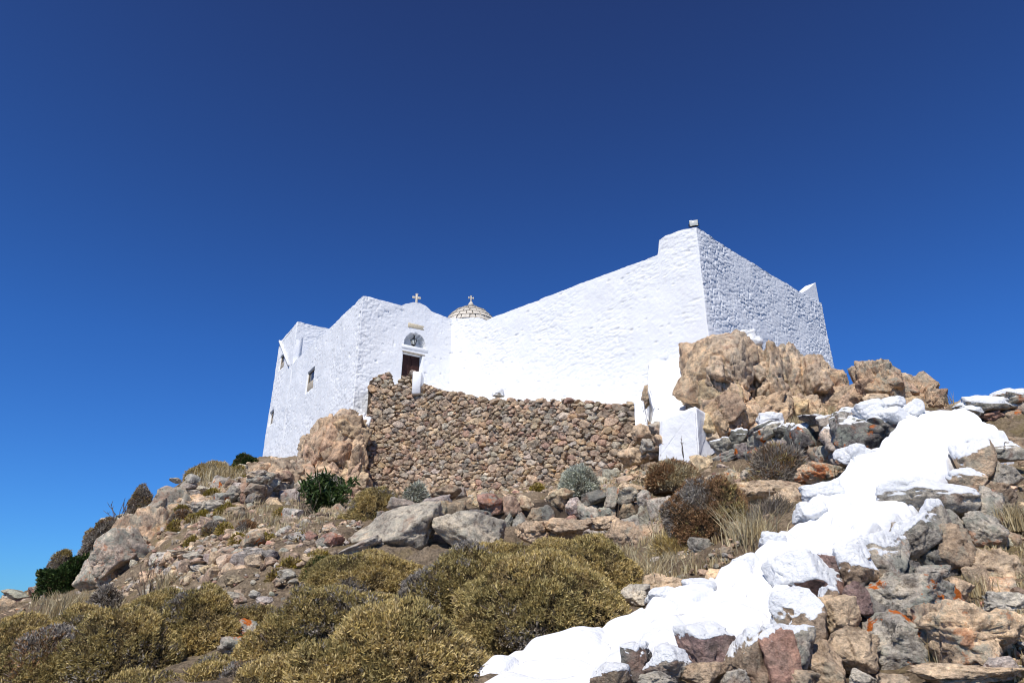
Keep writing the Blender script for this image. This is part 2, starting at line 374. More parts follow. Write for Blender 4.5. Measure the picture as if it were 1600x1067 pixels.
def wall_sheet(segs, step, relief, holes=(), fine={}, rows=None):
    """segs: (A, d, len, ztop(s), zbot, out-normal); one continuous displaced sheet round the corners.
    holes: (seg, s0, s1, z0, z1, depth, arch) pushed back as real recesses."""
    cols = []
    for k, (A, d, L, zt, zb, nn) in enumerate(segs):
        ss = list(np.arange(0, L, fine.get(k, step))) + [L]
        for h in holes:
            if h[0] == k:
                ss = [s for s in ss if min(abs(s - h[1]), abs(s - h[2])) > step * .45] + [h[1] - .004, h[1] + .004, h[2] - .004, h[2] + .004]
        ss = sorted(ss)
        if k: ss = ss[1:]
        for s in ss: cols.append((k, s))
    zlo = min(sg[4] for sg in segs)
    nz = 0
    us = list(np.linspace(0, 1, rows or int(6.0 / step)))
    V = []; meta = []
    for (k, s) in cols:
        A, d, L, zt, zb, nn = segs[k]
        top = float(zt(s)); zs = np.array(us) * (top - zb) + zb
        # snap rows to hole edges
        for h in holes:
            if h[0] == k and h[1] - .3 < s < h[2] + .3:
                for e in (h[3], h[4]):
                    j = int(np.argmin(abs(zs - e))); zs[j] = e - .004
                    if j + 1 < len(zs): zs[j + 1] = e + .004
                zs = np.sort(zs)
        n = np.array(nn, float)
        if s > L - .12 and k + 1 < len(segs): n2 = np.array(segs[k + 1][5]); n = n * (1 - .5 * (1 - (L - s) / .12)) + n2 * .5 * (1 - (L - s) / .12)
        if s < .12 and k > 0: n2 = np.array(segs[k - 1][5]); n = n * (1 - .5 * (1 - s / .12)) + n2 * .5 * (1 - s / .12)
        xy = A + d * s
        V.append(np.stack([np.full(len(zs), xy[0]), np.full(len(zs), xy[1]), zs], 1))
        dep = np.zeros(len(zs))
        for h in holes:
            if h[0] == k and h[1] < s < h[2]:
                inn = (zs > h[3]) & (zs < h[4])
                if h[6]:
                    c_ = (h[1] + h[2]) / 2; rd = (h[2] - h[1]) / 2; hz = (zs - h[3]) / (h[4] - h[3])
                    inn = inn & (((s - c_) / rd) ** 2 + hz ** 2 < 1)
                dep = np.where(inn, h[5], dep)
        meta.append((n, dep, s, k))
    nr = len(us); nc = len(cols)
    Vf = np.concatenate(V); N = np.repeat(np.array([m[0] for m in meta]), nr, 0); D = np.concatenate([m[1] for m in meta])
    kk = np.repeat([m[3] for m in meta], nr)
    disp = relief(Vf, kk)
    edge = np.tile(np.linspace(0, 1, nr), nc)
    disp = np.where(D > 0, disp * .25, disp)
    out = Vf.copy(); out[:, :2] += N * (disp - D)[:, None]
    top = edge > .999
    out[top, 2] += (.035 * fbm(Vf[top] * 1.6, 3, 21) + .02 * fbm(Vf[top] * 6, 2, 22))
    idx = np.arange(nc * nr).reshape(nc, nr)
    F = np.stack([idx[:-1, :-1].ravel(), idx[1:, :-1].ravel(), idx[1:, 1:].ravel(), idx[:-1, 1:].ravel()], 1)
    return out, F, idx, N
def relief_plaster(p, k):
    w1 = fbm(p * .9, 3, 31) * .045; f1, f2, idv, _ = worley(p * np.array([3.4, 3.4, 6.5]) + .35 * fbm(p * 3, 2, 5)[:, None], 3)
    m = np.clip((fbm(p * .6, 2, 77) + .2) * 1.8, .05, .7)
    dc_ = np.hypot(p[:, 0] - C0[0], p[:, 1] - C0[1]); m = m + .9 * np.exp(-(dc_ / .8) ** 2)       # bare rubble shows through at the corner
    pit = np.clip(vn(p * np.array([5, 5, 9]), 71) - .62, 0, 1)
    return w1 + m * (.024 * (idv - .5) - .022 * np.exp(-((f2 - f1) / .16) ** 2)) + .008 * fbm(p * 10, 3, 33) - pit * .12
def relief_rubble(p, k):
    u = (p[:, :2] - K) @ dR; q = np.stack([u * 3.2, 0 * u, p[:, 2] * 7.6], 1); q = q + .12 * np.stack([fbm(p * 3, 2, 15), 0 * u, fbm(p * 3 + 9, 2, 15)], 1)
    f1, f2, idv, _ = worley(q, 13); q[:, 1] = 0
    m = np.clip(fbm(p * .9, 2, 47) * 1.5 + .9, .4, 1.15)
    return fbm(p * .8, 3, 41) * .05 + m * (.016 * (idv - .5) + .024 * np.clip((f2 - f1) * 6, 0, 1)) - .06 * np.clip(vn(p * np.array([7, 7, 12]), 73) - .55, 0, 1) + .005 * fbm(p * 14, 2, 43)
def lid(V, idx, N, inset, drop):                 # parapet thickness: top strip, then down on the inside
    top = V[idx[:, -1]]; n = N[idx[:, -1]]
    a = top.copy(); a[:, :2] -= n * inset; a[:, 2] = top[:, 2] + .01
    m_ = top.copy(); m_[:, :2] -= n * inset * .5; m_[:, 2] += .03
    b = a.copy(); b[:, 2] -= drop
    R_ = [top, m_, a, b]; nc = len(top); VV = np.concatenate(R_); F = []
    for r in range(3):
        i = np.arange(nc - 1) + r * nc
        F.append(np.stack([i, i + 1, i + 1 + nc, i + nc], 1))
    return VV, np.concatenate(F)

# left facade: reversed so the sheet runs left to right: L -> C0 -> I
nL = np.array([-math.cos(R(33)), -math.sin(R(33))]); nD = np.array([math.cos(R(57)), -math.sin(R(57))])
nD = np.array([dD[1], -dD[0]]); nL = np.array([-dL[1], dL[0]]); nL = nL if nL[1] < 0 else -nL
zD = prof([(567, 462), (578, 463), (590, 468), (612, 474), (627, 477.5), (634, 474.5), (645, 473), (656, 473.5), (665, 478), (676, 487), (686, 491), (706, 499), (712, 501)], C0, dD)
topL = ray_plane(567, 462, C0, dL)[1]
s2, z2 = ray_plane(465, 503, C0, dL)               # start of the taller far block
def zLs(s): return np.interp(s, [0, s2 - .02, s2 + .02, LLEN - .35, LLEN], [topL, topL + .05, z2, z2, z2 - .25])
def win(px0, py0, px1, py1, dep):
    a = ray_plane(px0, py0, C0, dL); b = ray_plane(px1, py1, C0, dL)
    s0, s1 = sorted((a[0], b[0])); z0, z1 = sorted((a[1], b[1])); return (0, LLEN - s1, LLEN - s0, z0, z1, dep, False)
WN = [win(480.5, 583, 488.5, 606, .13), win(438.5, 558, 442.3, 573, .12), win(423.5, 644, 426.5, 660, .12)]
def frameD(px, py): return ray_plane(px, py, C0, dD)
dA = frameD(630, 552); dB_ = frameD(660, 556); zdt = frameD(645, 552.5)[1]; zfloor = zdt - 2.0
nA = frameD(631, 541); nB = frameD(665, 541); nT = frameD(648, 521)[1]; nBo = frameD(648, 541.5)[1]
DOOR = (1, dA[0], dB_[0], zfloor, zdt, .30, False)
NICHE = (1, nA[0], nB[0], nBo, nT, .42, True)
segs = [(Lc, -dL, LLEN, lambda s: zLs(LLEN - s), 3.0, nL), (C0, dD, sI + .25, zD, 3.0, nD)]
V, F, idx, N = wall_sheet(segs, .04, relief_plaster, WN + [DOOR, NICHE], fine={1: .022}, rows=230)
_ic = idx[:45].ravel(); _w = np.clip(1 - np.hypot(V[_ic, 0] - Lc[0], V[_ic, 1] - Lc[1]) / 1.8, 0, 1) ** .5 * np.clip(14.3 - V[_ic, 2], 0, 9) * .055; V[_ic, 0] += dL[0] * _w; V[_ic, 1] += dL[1] * _w
chapel = thing('chapel', 'whitewashed stone chapel with brown door and small belfry crosses on the hill crest', 'chapel', (C0[0], C0[1], 6.0))
def par(o, root):
    o.parent = root; o.location = -np.array(root.location); return o
par(mk('wall', V, F, M['plaster']), chapel)
LV, LF = lid(V, idx, N, .4, .35); par(mk('parapet', LV, LF, M['plaster']), chapel)
# roof deck, far sides
back1 = Lc + dD * 5.2; back2 = I + dL * LLEN * .98
zr = topL - .4
Q = [Lc - nL * .38, C0 - nL * .38 - nD * .38, I - nD * .38, back2, back1]
VR = [(q[0], q[1], zr) for q in Q] + [(q[0], q[1], 3.0) for q in Q]
par(mk('roof', VR, [(0, 1, 2, 3, 4), (2, 7, 8, 3), (3, 8, 9, 4), (4, 9, 5, 0)], M['plaster'], smooth=False), chapel)
# taller far block above the roof: right face and back
X0 = C0 + dL * s2
segb = [(X0 - dL * .0 , dD, 4.4, lambda s: z2 + 0 * s, topL - .6, nD)]
Vb, Fb, idb, Nb = wall_sheet(segb, .05, relief_plaster)
blk = mk('upper_block', Vb, Fb, M['plaster']); par(blk, chapel)
XE = Lc + dD * 4.4; XF = X0 + dD * 4.4
VT = [(X0[0], X0[1], z2 - .01), (XF[0], XF[1], z2 - .01), (XE[0], XE[1], z2 - .01), (Lc[0], Lc[1], z2 - .26)] + [(q[0], q[1], topL - .7) for q in (X0, XF, XE, Lc)]
par(mk('block_roof', VT, [(0, 1, 2, 3), (1, 5, 6, 2), (2, 6, 7, 3)], M['plaster'], smooth=False), chapel)
# local frames on walls
def frame(A, d, n):
    return lambda V: np.stack([A[0] + d[0] * V[:, 0] + n[0] * V[:, 1], A[1] + d[1] * V[:, 0] + n[1] * V[:, 1], V[:, 2]], 1)
fD = frame(C0, dD, nD); fL = frame(Lc, -dL, nL)
def pt(fr, s, o_, z): return fr(np.array([[s, o_, z]]))[0]
# door: frame, two leaves with panels, handle
mb = MB(); s0, s1, z0, z1 = DOOR[1], DOOR[2], DOOR[3], DOOR[4]; yb = -.29
for a, b in ((s0 + .01, (s0 + s1) / 2 - .006), ((s0 + s1) / 2 + .006, s1 - .01)):
    bevbox(mb, a, b, yb, yb + .05, z0, z1 - .01, .006, fD)
    for q in range(3):
        zz = z0 + .12 + q * .62; bevbox(mb, a + .06, b - .06, yb + .045, yb + .07, zz, zz + .5, .012, fD)
door = par(mb.build('door', M['door'], smooth=False), chapel); door['label'] = 'dark brown panelled double door'
mb = MB(); bevbox(mb, (s0 + s1) / 2 + .03, (s0 + s1) / 2 + .06, yb + .07, yb + .12, z0 + 1.0, z0 + 1.18, .006, fD)
mb.build('handle', M['iron'], door)
mb = MB(); bevbox(mb, s0 - .05, s1 + .12, -.3, .015, z1 + .002, z1 + .05, .008, fD); par(mb.build('lintel', M['reveal']), chapel)
mb = MB(); bevbox(mb, nA[0] - .1, nB[0] + .12, -.1, .028, nBo - .16, nBo - .005, .02, fD); par(mb.build('niche_sill', M['plaster']), chapel)
a = frameD(638, 503); b = frameD(663, 510); zt_, zb_ = frameD(638, 504)[1], frameD(638, 511)[1]
mb = MB(); bevbox(mb, a[0], b[0], -.03, .02, zb_, zt_, .01, fD); par(mb.build('stone_plaque', M['plaque']), chapel)
# windows
for h in WN:
    mb = MB(); bevbox(mb, h[1], h[2], -h[5] + .005, -h[5] + .03, h[3], h[4], .004, fL)
    wo = par(mb.build('window', M['pane'], smooth=False), chapel)
    mb = MB(); W_ = .05
    for q in ((h[1], h[1] + W_, h[3], h[4]), (h[2] - W_, h[2], h[3], h[4]), (h[1] + W_, h[2] - W_, h[4] - W_, h[4]), (h[1] + W_, h[2] - W_, h[3], h[3] + W_)):
        bevbox(mb, q[0], q[1], -h[5] + .031, -h[5] + .07, q[2], q[3], .006, fL)
    mb.build('frame', M['reveal'], wo)
    mb = MB(); bevbox(mb, h[1] + W_, h[2] - W_, -h[5] + .032, -h[5] + .055, h[3] + W_, h[3] + (h[4] - h[3]) * .5, .004, fL); mb.build('lower_board', M['reveal'], wo)
# sloping drain channel on the left facade
a = ray_plane(438, 533, C0, dL); b = ray_plane(452, 571, C0, dL)
mb = MB()
A_, B_ = (LLEN - a[0], a[1]), (LLEN - b[0], b[1] )
loft_ = []
for (cs_, cz_) in (A_, B_): loft_ += [[cs_ - .045, -.06, cz_ - .03], [cs_ + .045, -.06, cz_ + .03], [cs_ + .045, .09, cz_ + .03], [cs_ - .045, .09, cz_ - .03]]
mb.add(fL(np.array(loft_)), np.array([[0, 1, 5], [0, 5, 4], [1, 2, 6], [1, 6, 5], [2, 3, 7], [2, 7, 6], [3, 0, 4], [3, 4, 7], [0, 3, 2], [0, 2, 1], [4, 5, 6], [4, 6, 7]]))
par(mb.build('drain_ledge', M['plaster']), chapel)
# crosses
def cross(name, root, c, h, fr_d, mat, flare=False):
    mb = MB(); d = fr_d; n = np.array([d[1], -d[0]])
    f = lambda V: np.stack([c[0] + d[0] * V[:, 0] + n[0] * V[:, 1], c[1] + d[1] * V[:, 0] + n[1] * V[:, 1], c[2] + V[:, 2]], 1)
    tk = h * .085; bevbox(mb, -tk, tk, -tk * .8, tk * .8, -.08, h, .012, f)
    for s in (-1, 1):
        a, b = sorted((s * tk * 1.01, s * h * .36)); bevbox(mb, a, b, -tk * .8, tk * .8, h * .58, h * .58 + 2 * tk, .012, f)
    if flare:
        for s in (-1, 1):
            a, b = sorted((s * h * .28, s * h * .40)); bevbox(mb, a, b, -tk, tk, h * .50, h * .58 + 3 * tk, .012, f)
        bevbox(mb, -tk * 1.7, tk * 1.7, -tk, tk, h * .9, h * 1.03, .012, f)
    else:
        bevbox(mb, -tk * 1.3, tk * 1.3, -tk, tk, h * .94, h * 1.02, .008, f)
    o = mb.build(name, mat); par(o, root) if root.type == 'EMPTY' else setattr(o, 'parent', root); return o
cs, cz = frameD(653.5, 474); c_ = pt(fD, cs, -.2, cz)
cross('gable_cross', chapel, c_, .52, np.array([.94, .34]), M['marble'])
# dome with its slab covering, drum
dc = P(735, 510, 29.6); drad = 1.28
mb = MB(); rng = np.random.default_rng(4)
nring = 8
dz0 = dc[2] - .35
def dome_pt(th, ph, r): # th 0 at top
    rr_ = r * math.sin(th); zz = r * 1.0 * math.cos(th) + .16 * r * max(0, 1 - th / .5) ** 2
    return np.array([dc[0] + rr_ * math.cos(ph), dc[1] + rr_ * math.sin(ph), dz0 + zz])
for r_ in range(nring):
    t0 = .10 + (1.55 - .10) * r_ / nring; t1 = .10 + (1.55 - .10) * (r_ + 1.06) / nring
    nn = max(6, int(24 * math.sin((t0 + t1) / 2) + 1)); off = rng.random()
    ph = 2 * math.pi * (np.arange(nn + 1) + off) / nn; ph[1:-1] += rng.uniform(-.25, .25, nn - 1) * (2 * math.pi / nn)
    for q in range(nn):
        lift = rng.uniform(-.012, .02); g_ = .018 / max(.15, math.sin(t1)) ; Vv = []
        for (rad, dd) in ((drad + lift, 0), (drad - .10, 0)):
            for (tt, ex) in ((t0, -.012), ((t0 + t1) / 2, .004), (t1 - .015, .022)):
                for u in (0, .5, 1):
                    p_ = ph[q] + g_ + (ph[q + 1] - ph[q] - 2 * g_) * u
                    Vv.append(dome_pt(tt, p_, rad + (ex if rad > drad - .05 else 0)))
        Vv = np.array(Vv); Ff = []
        G = lambda L, i, j: L * 9 + i * 3 + j
        for i in (0, 1):
            for j in (0, 1): Ff += [[G(0, i, j), G(0, i + 1, j), G(0, i + 1, j + 1)], [G(0, i, j), G(0, i + 1, j + 1), G(0, i, j + 1)]]
        for i in (0, 1):
            for j in (0, 2): Ff += [[G(0, i, j), G(1, i, j), G(1, i + 1, j)], [G(0, i, j), G(1, i + 1, j), G(0, i + 1, j)]]
        for j in (0, 1):
            for i in (0, 2): Ff += [[G(0, i, j), G(1, i, j), G(1, i, j + 1)], [G(0, i, j), G(1, i, j + 1), G(0, i, j + 1)]]
        mb.add(Vv, np.array(Ff))
dome = par(mb.build('dome', M['tile'], smooth=False), chapel); dome['label'] = 'cream dome clad in overlapping stone slabs'
mb = MB(); v_, f_ = ico(4); u_ = v_.copy(); u_ = u_ * (drad - .06); u_[:, 2] = np.maximum(u_[:, 2], -.2); mb.add(u_ + np.array([dc[0], dc[1], dz0]), f_); mb.build('dome_core', M['mortar'], dome)
mb = MB(); tube(mb, [dome_pt(0, 0, drad) + [0, 0, -.1], dome_pt(0, 0, drad) + [0, 0, .05], dome_pt(0, 0, drad) + [0, 0, .14]], .17, .05, 10); mb.build('finial', M['tile'], dome)
cross('dome_cross', dome, dome_pt(0, 0, drad) + np.array([0, 0, .12]), .34, np.array([.94, .34]), M['marble'], True)
mb = MB(); tube(mb, [[dc[0], dc[1], dz0 - 1.2], [dc[0], dc[1], dz0 + .02]], 1.34, 1.34, 12); par(mb.build('drum', M['plaster'], smooth=False), chapel)

# lantern hanging in the niche
ls, lz = frameD(647, 533); lc = pt(fD, ls, -.05, lz)
lan = thing('lantern', 'black iron lantern hanging in the arched niche over the door', 'lantern', lc)
mb = MB(); f = lambda V: V
tube(mb, [[0, 0, .30], [0, 0, .16]], .012); tube(mb, [[0, .02, .30], [-.0, .2, .30], [0, .38, .24]], .014); mb.build('bracket', M['iron'], lan)
mb = MB(); tube(mb, [[0, 0, .17], [0, 0, .13]], .03, .06, 6); tube(mb, [[0, 0, .13], [0, 0, .06]], .06, .15, 6); mb.build('cap', M['iron'], lan, False)
mb = MB(); tube(mb, [[0, 0, .055], [0, 0, -.15]], .115, .07, 6); mb.build('glass', M['glass'], lan, False)
mb = MB()
for q in range(6):
    th = 2 * math.pi * q / 6; c__, s__ = math.cos(th), math.sin(th)
    tube(mb, [[.125 * c__, .125 * s__, .06], [.078 * c__, .078 * s__, -.155]], .012)
tube(mb, [[0, 0, -.15], [0, 0, -.18]], .085, .06, 6); tube(mb, [[0, 0, -.18], [0, 0, -.25]], .035, .008, 6); mb.build('cage', M['iron'], lan, False)

# ---------------------------------------------------------------- courtyard wall: I -> K -> R
nB_ = np.array([dB[1], -dB[0]]); nB_ = nB_ if nB_[1] < 0 else -nB_
nR = np.array([dR[1], -dR[0]])
zB = prof([(700, 497), (722, 497), (748, 496.5), (752, 504), (775, 494.5), (900, 446), (1028, 398.5), (1029.5, 376), (1040, 369), (1060, 361), (1087, 355.5)], I, dB)
zRt = prof([(1087, 355), (1150, 395), (1248, 455.5), (1283, 474)], K, dR)
segs = [(I - dB * .25, dB, sK + .25, lambda s: zB(s - .25), 3.6, nB_), (K, dR, sR, zRt, 3.6, nR)]
def relief_court(p, k):
    a = relief_plaster(p, k); b = relief_rubble(p, k); return np.where(k == 1, b, a)
V, F, idx, N = wall_sheet(segs, .04, relief_court, fine={1: .025}, rows=290)
cw = thing('courtyard_wall', 'tall whitewashed courtyard wall with rough rubble side face above the crag', 'wall', (K[0], K[1], 5.0))
ncB = int((idx[:, 0] >= 0).sum()); kcol = None
wo = mk('wall', V, F, M['plaster']); wo.data.materials.append(M['rubblewhite'])
cen = V[F].mean(1); side = ((cen[:, :2] - K) @ dR) > .02
wo.data.polygons.foreach_set('material_index', side.astype(np.int32)); par(wo, cw)
LV, LF = lid(V, idx, N, .55, 3.5); par(mk('coping', LV, LF, M['plaster']), cw)
Be = RR - nR * .6
VR = [(RR[0], RR[1], float(zRt(sR)) - .0), (Be[0], Be[1], float(zRt(sR)) - .0), (Be[0], Be[1], 3.6), (RR[0], RR[1], 3.6)]
# battered end face: extruded along the wall's end
e2 = RR - nR * 3.0
VR = [(RR[0], RR[1], zRt(sR)), (e2[0], e2[1], zRt(sR) - .5), (e2[0], e2[1], 3.6), (RR[0], RR[1], 3.6)]
par(mk('end_face', VR, [(0, 1, 2, 3)], M['rubblewhite'], smooth=False), cw)
ha, hb = ray_plane(1250, 456, K, dR), ray_plane(1279, 443, K, dR)
hx = [(ha[0], ha[1] - .1), (ha[0] + .9, ha[1] + .42), (sR - .04, hb[1] + .02), (sR - .04, 8.5), (ha[0], 8.5)]
HV = [(*(K + dR * s_ - nR * o_), z_) for o_ in (.06, .5) for s_, z_ in hx]
par(mk('raised_parapet', HV, [(0, 1, 2, 3, 4), (9, 8, 7, 6, 5), (0, 5, 6, 1), (1, 6, 7, 2), (2, 7, 8, 3)], M['plaster'], smooth=False), cw)
# floodlight on the corner
kp = P(1079, 354, 0) ; ks, kz = ray_plane(1079, 354, I, dB); fp = np.array([*(I + dB * ks - nB_ * .25), kz + .02])
fl = thing('floodlight', 'small square floodlight on the top corner of the tall white wall', 'floodlight', fp)
mb = MB(); bevbox(mb, -.17, .17, -.06, .06, .10, .36, .02); mb.build('housing', M['iron'], fl)
mb = MB(); bevbox(mb, -.155, .155, -.075, -.061, .115, .345, .01); mb.build('lamp_glass', M['glass'], fl)
mb = MB(); tube(mb, [[-.19, 0, .22], [-.19, 0, .02], [.19, 0, .02], [.19, 0, .22]], .014); tube(mb, [[0, 0, -.05], [0, 0, .02]], .03); mb.build('bracket', M['iron'], fl)
fl.rotation_euler = (0, 0, R(-15)); fl.scale = (.85,) * 3

# ---------------------------------------------------------------- stones
PAL = dict(tan=(.47, .35, .24), grey=(.40, .36, .30), brown=(.32, .24, .17), red=(.34, .205, .155), pale=(.52, .47, .39), sand=(.57, .43, .29), dark=(.17, .155, .14), ochre=(.42, .28, .15), plum=(.30, .205, .18))
def pick(rng, w): ks = list(w); pr = np.array([w[q] for q in ks], float); c = np.array(PAL[ks[rng.choice(len(ks), p=pr / pr.sum())]]); return c * rng.uniform(.8, 1.2) * rng.uniform(.95, 1.05, 3)
def rotm(rng, tilt=.4):
    a = rng.uniform(0, 2 * math.pi); b = rng.normal(0, tilt); c = rng.normal(0, tilt)
    Rz = np.array([[math.cos(a), -math.sin(a), 0], [math.sin(a), math.cos(a), 0], [0, 0, 1]])
    Rx = np.array([[1, 0, 0], [0, math.cos(b), -math.sin(b)], [0, math.sin(b), math.cos(b)]])
    Ry = np.array([[math.cos(c), 0, math.sin(c)], [0, 1, 0], [-math.sin(c), 0, math.cos(c)]]); return Rz @ Rx @ Ry
def stone(rng, sub, size, npl=9, p=60, rough=.05, planes=None):
    """an angular stone: a sphere cut by planes with worn edges, then weathered. size = full width, depth, height"""
    D, F = ico(sub)
    if planes is None:
        n = rng.normal(size=(npl, 3)); n /= np.linalg.norm(n, axis=1)[:, None]; d = rng.uniform(.58, .92, npl)
        n = np.concatenate([n, np.eye(3), -np.eye(3)]); d = np.concatenate([d, rng.uniform(.78, 1.0, 6)])
    else: n, d = planes
    q = np.maximum(D @ n.T, 0) / d[None]; r = (q ** p).sum(1) ** (-1 / p)
    V = D * r[:, None]
    if planes is None:
        lo, hi = V.min(0), V.max(0); V = (V - (lo + hi) / 2) / (hi - lo) * np.array(size); s_ = float(np.mean(size))
    else: s_ = size
    if rough:
        o_ = rng.uniform(0, 100, 3); q_ = V / s_
        dsp = fbm(q_ * 3.0 + o_, 4, 3) * rough * 1.1 + (rough * .55) * fbm(q_ * 11 + o_, 3, 7) if sub > 2 else fbm(q_ * 3.5 + o_, 2, 3) * rough
        if sub == 3: dsp = dsp + rough * 1.1 * rocky(q_ * 1.7 + o_, 5, ((1, 1.),))
        if sub >= 4:
            dsp = dsp * .6 + rough * 1.9 * rocky(q_ * 1.9 + o_, 5, ((1, 1.), (2.3, .55), (5.5, .3)) if sub > 4 else ((1, 1.), (2.3, .5)))
        V = V + D * (dsp * s_)[:, None]
    return V, F
def normals(V, F):
    a = V[F[:, 0]]; nf = np.cross(V[F[:, 1]] - a, V[F[:, 2]] - a); N = np.zeros_like(V)
    for j in range(3):
        for c in range(3): N[:, c] += np.bincount(F[:, j], nf[:, c], len(V))
    return N / (np.linalg.norm(N, axis=1)[:, None] + 1e-12)
def washmask(V, F, amount, side=(0, 0)):         # painted from above: tops and the shoulders facing 'side'
    N = normals(V, F); z = (V[:, 2] - V[:, 2].min()) / (np.ptp(V[:, 2]) + 1e-9); x = (V[:, 0] - V[:, 0].min()) / (np.ptp(V[:, 0]) + 1e-9)
    return np.clip(.5 + (N[:, 2] * .45 + z * .95 + (0.5 - x) * side[0] - 1.0 + amount) * 1.5, 0, 1)
def rock_obj(name, center, size, rng, col, parent=None, sub=4, lich=.2, wash=None, side=0, tilt=.25, rough=.06, mat='rock', rot=None, p=60):
    V, F = stone(rng, sub, (1, 1, 1), rough=rough, p=p)
    Rm = rotm(rng, tilt) if rot is None else rot; V = V @ Rm.T
    lo, hi = V.min(0), V.max(0); V = (V - (lo + hi) / 2) / (hi - lo) * np.array(size)
    at = dict(Col=np.tile(col, (len(V), 1)), lich=np.full(len(V), lich), wash=washmask(V, F, wash, (side, 0)) if wash is not None else np.zeros(len(V)))
    o = mk(name, V, F, M[mat], parent, sub > 3, at)
    o.location = np.array(center) - (np.array(parent.location) if parent is not None else 0)
    return o
def rock_px(name, px, py, wp, hp, Y, rng, col, depth=None, **kw):   # a stone at its place (pixel centre and distance) with real size
    c = P(px, py, Y); s = pxm(c); wx, hz = wp / s * 1.05, hp / s * 1.08
    dp = depth or (wx * .45 + hz * .5)
    c = c + np.array([0, dp * .30, 0]) * np.array([c[0] / c[1] * 0, 1, c[2] / c[1]])
    return rock_obj(name, c, (wx, dp, hz), rng, col, **kw)

# retaining wall of fitted rubble below the terrace
def fitted(mb, rng, path, zb, zt, sx, sz, pal, sub=2, back=0., cut=1, depth=.16, lich=.12, hmax=1.9, inpoly=None, wash=0):
    """path(s)->(x,y,nx,ny): Voronoi-fitted stones filling the face between zb(s) and zt(s)"""
    L = path.L; sc2 = np.array([sx, sz]); zs_ = np.linspace(0, L, 60); z0, z1 = min(zb(t) for t in zs_) - sz, max(zt(t) for t in zs_) + sz
    acc = np.empty((0, 2)); rad = np.empty(0)
    for r_ in (1.7, 1.3, 1.0, .8, .65, .5):
        m_ = int(L * (z1 - z0) / (sx * sz) * (1.2 if r_ > 1 else 5)); cand = np.stack([rng.uniform(-sx, L + sx, m_) / sx, rng.uniform(z0, z1, m_) / sz], 1)
        if r_ > .9: cand = cand[:len(cand) // (24 if r_ > 1.5 else 9 if r_ > 1.1 else 3)]
        for c_ in cand:
            if len(acc) == 0 or (((acc - c_) ** 2).sum(1) > ((rad + r_) / 2 * .98) ** 2).all(): acc = np.vstack([acc, c_]); rad = np.append(rad, r_)
    sd = acc * sc2; q = acc
    keep = [i for i in range(len(sd)) if .14 <= sd[i, 0] <= L and zb(sd[i, 0]) <= sd[i, 1] <= zt(sd[i, 0]) - sz * .25 and (inpoly is None or inpoly(*sd[i]))]
    for i in keep:
        d2 = ((q - q[i]) ** 2).sum(1); nb = np.argsort(d2)[1:13]
        pn, pd = [], []
        for j in nb:
            dv = (sd[j] - sd[i]); m = dv / 2 
            # bisector in the stretched space, brought back to metres
            g_ = (q[j] - q[i]) / np.array([sx, sz]); gl = np.linalg.norm(g_); n2 = g_ / gl; dist = float(n2 @ m)
            pn.append((n2[0], 0, n2[1])); kq = dist * 2 * rad[i] / (rad[i] + rad[j]); pd.append(max(.02, kq - .003 * rng.uniform(-1, 2.5)))
        ztp = zt(sd[i, 0]) - sd[i, 1]
        for _ in range(cut):
            th = rng.uniform(0, 6.283); rc = np.hypot(math.cos(th) * sx, math.sin(th) * sz) * rad[i] * .5; pn.append((math.cos(th), rng.uniform(-.4, 0), math.sin(th))); pd.append(rc * rng.uniform(.7, 1.0))
        pn.append((0, 0, 1)); pd.append(max(.05, ztp + rng.uniform(-.04, .05)))
        for _ in range(4):
            a = rng.uniform(-.5, .5, 2); v = np.array([a[0], -1, a[1]]); v /= np.linalg.norm(v); pn.append(tuple(v)); pd.append(depth * rng.uniform(.7, 1.25))
        pn.append((0, 1, 0)); pd.append(.15)
        Vs, Fs = stone(rng, sub, sz, planes=(np.array(pn), np.array(pd)), p=90, rough=.07)
        x, y, nx, ny = path(sd[i, 0]); x -= nx * back; y -= ny * back; W = np.stack([x - ny * Vs[:, 0] - nx * Vs[:, 1], y + nx * Vs[:, 0] - ny * Vs[:, 1], sd[i, 1] + Vs[:, 2]], 1)
        w_ = np.zeros(len(W))
        if wash: 
            dz = (zt(sd[i, 0]) - W[:, 2]); w_ = np.clip(.62 + (wash - dz) * 2.5 + .0, 0, 1)
        mb.add(W, Fs, Col=pick(rng, pal) * .66 + np.array([.40, .31, .225]) * .38, lich=lich * rng.uniform(0, 2.4), wash=w_)
    return len(keep)
class Path:
    def __init__(s, pts):
        s.p = np.array(pts, float)[:, :2]; d = np.linalg.norm(np.diff(s.p, axis=0), axis=1); s.c = np.concatenate([[0], np.cumsum(d)]); s.L = s.c[-1]
    def __call__(s, t):
        x = np.interp(t, s.c, s.p[:, 0]); y = np.interp(t, s.c, s.p[:, 1]); a = max(0, t - .3); b = min(s.L, t + .3)
        dx = np.interp(b, s.c, s.p[:, 0]) - np.interp(a, s.c, s.p[:, 0]); dy = np.interp(b, s.c, s.p[:, 1]) - np.interp(a, s.c, s.p[:, 1]); l = math.hypot(dx, dy)
        return x, y, dy / l, -dx / l             # normal to the right of travel = towards the camera for a left-to-right path
    def zof(s, pts):                             # outline in pixels with distances -> z as a function of arclength
        q = []
        for (px, py) in pts:
            t, e = te(px, py); x, y = s.p[:, 0], s.p[:, 1]
            ss = np.linspace(0, s.L, 800); X = np.interp(ss, s.c, x); Y = np.interp(ss, s.c, y); k = int(np.argmin(abs(X / Y - t))); q.append((ss[k], e * Y[k]))
        q = np.array(sorted(q)); return lambda t: float(np.interp(t, q[:, 0], q[:, 1]))
rng = np.random.default_rng(11)
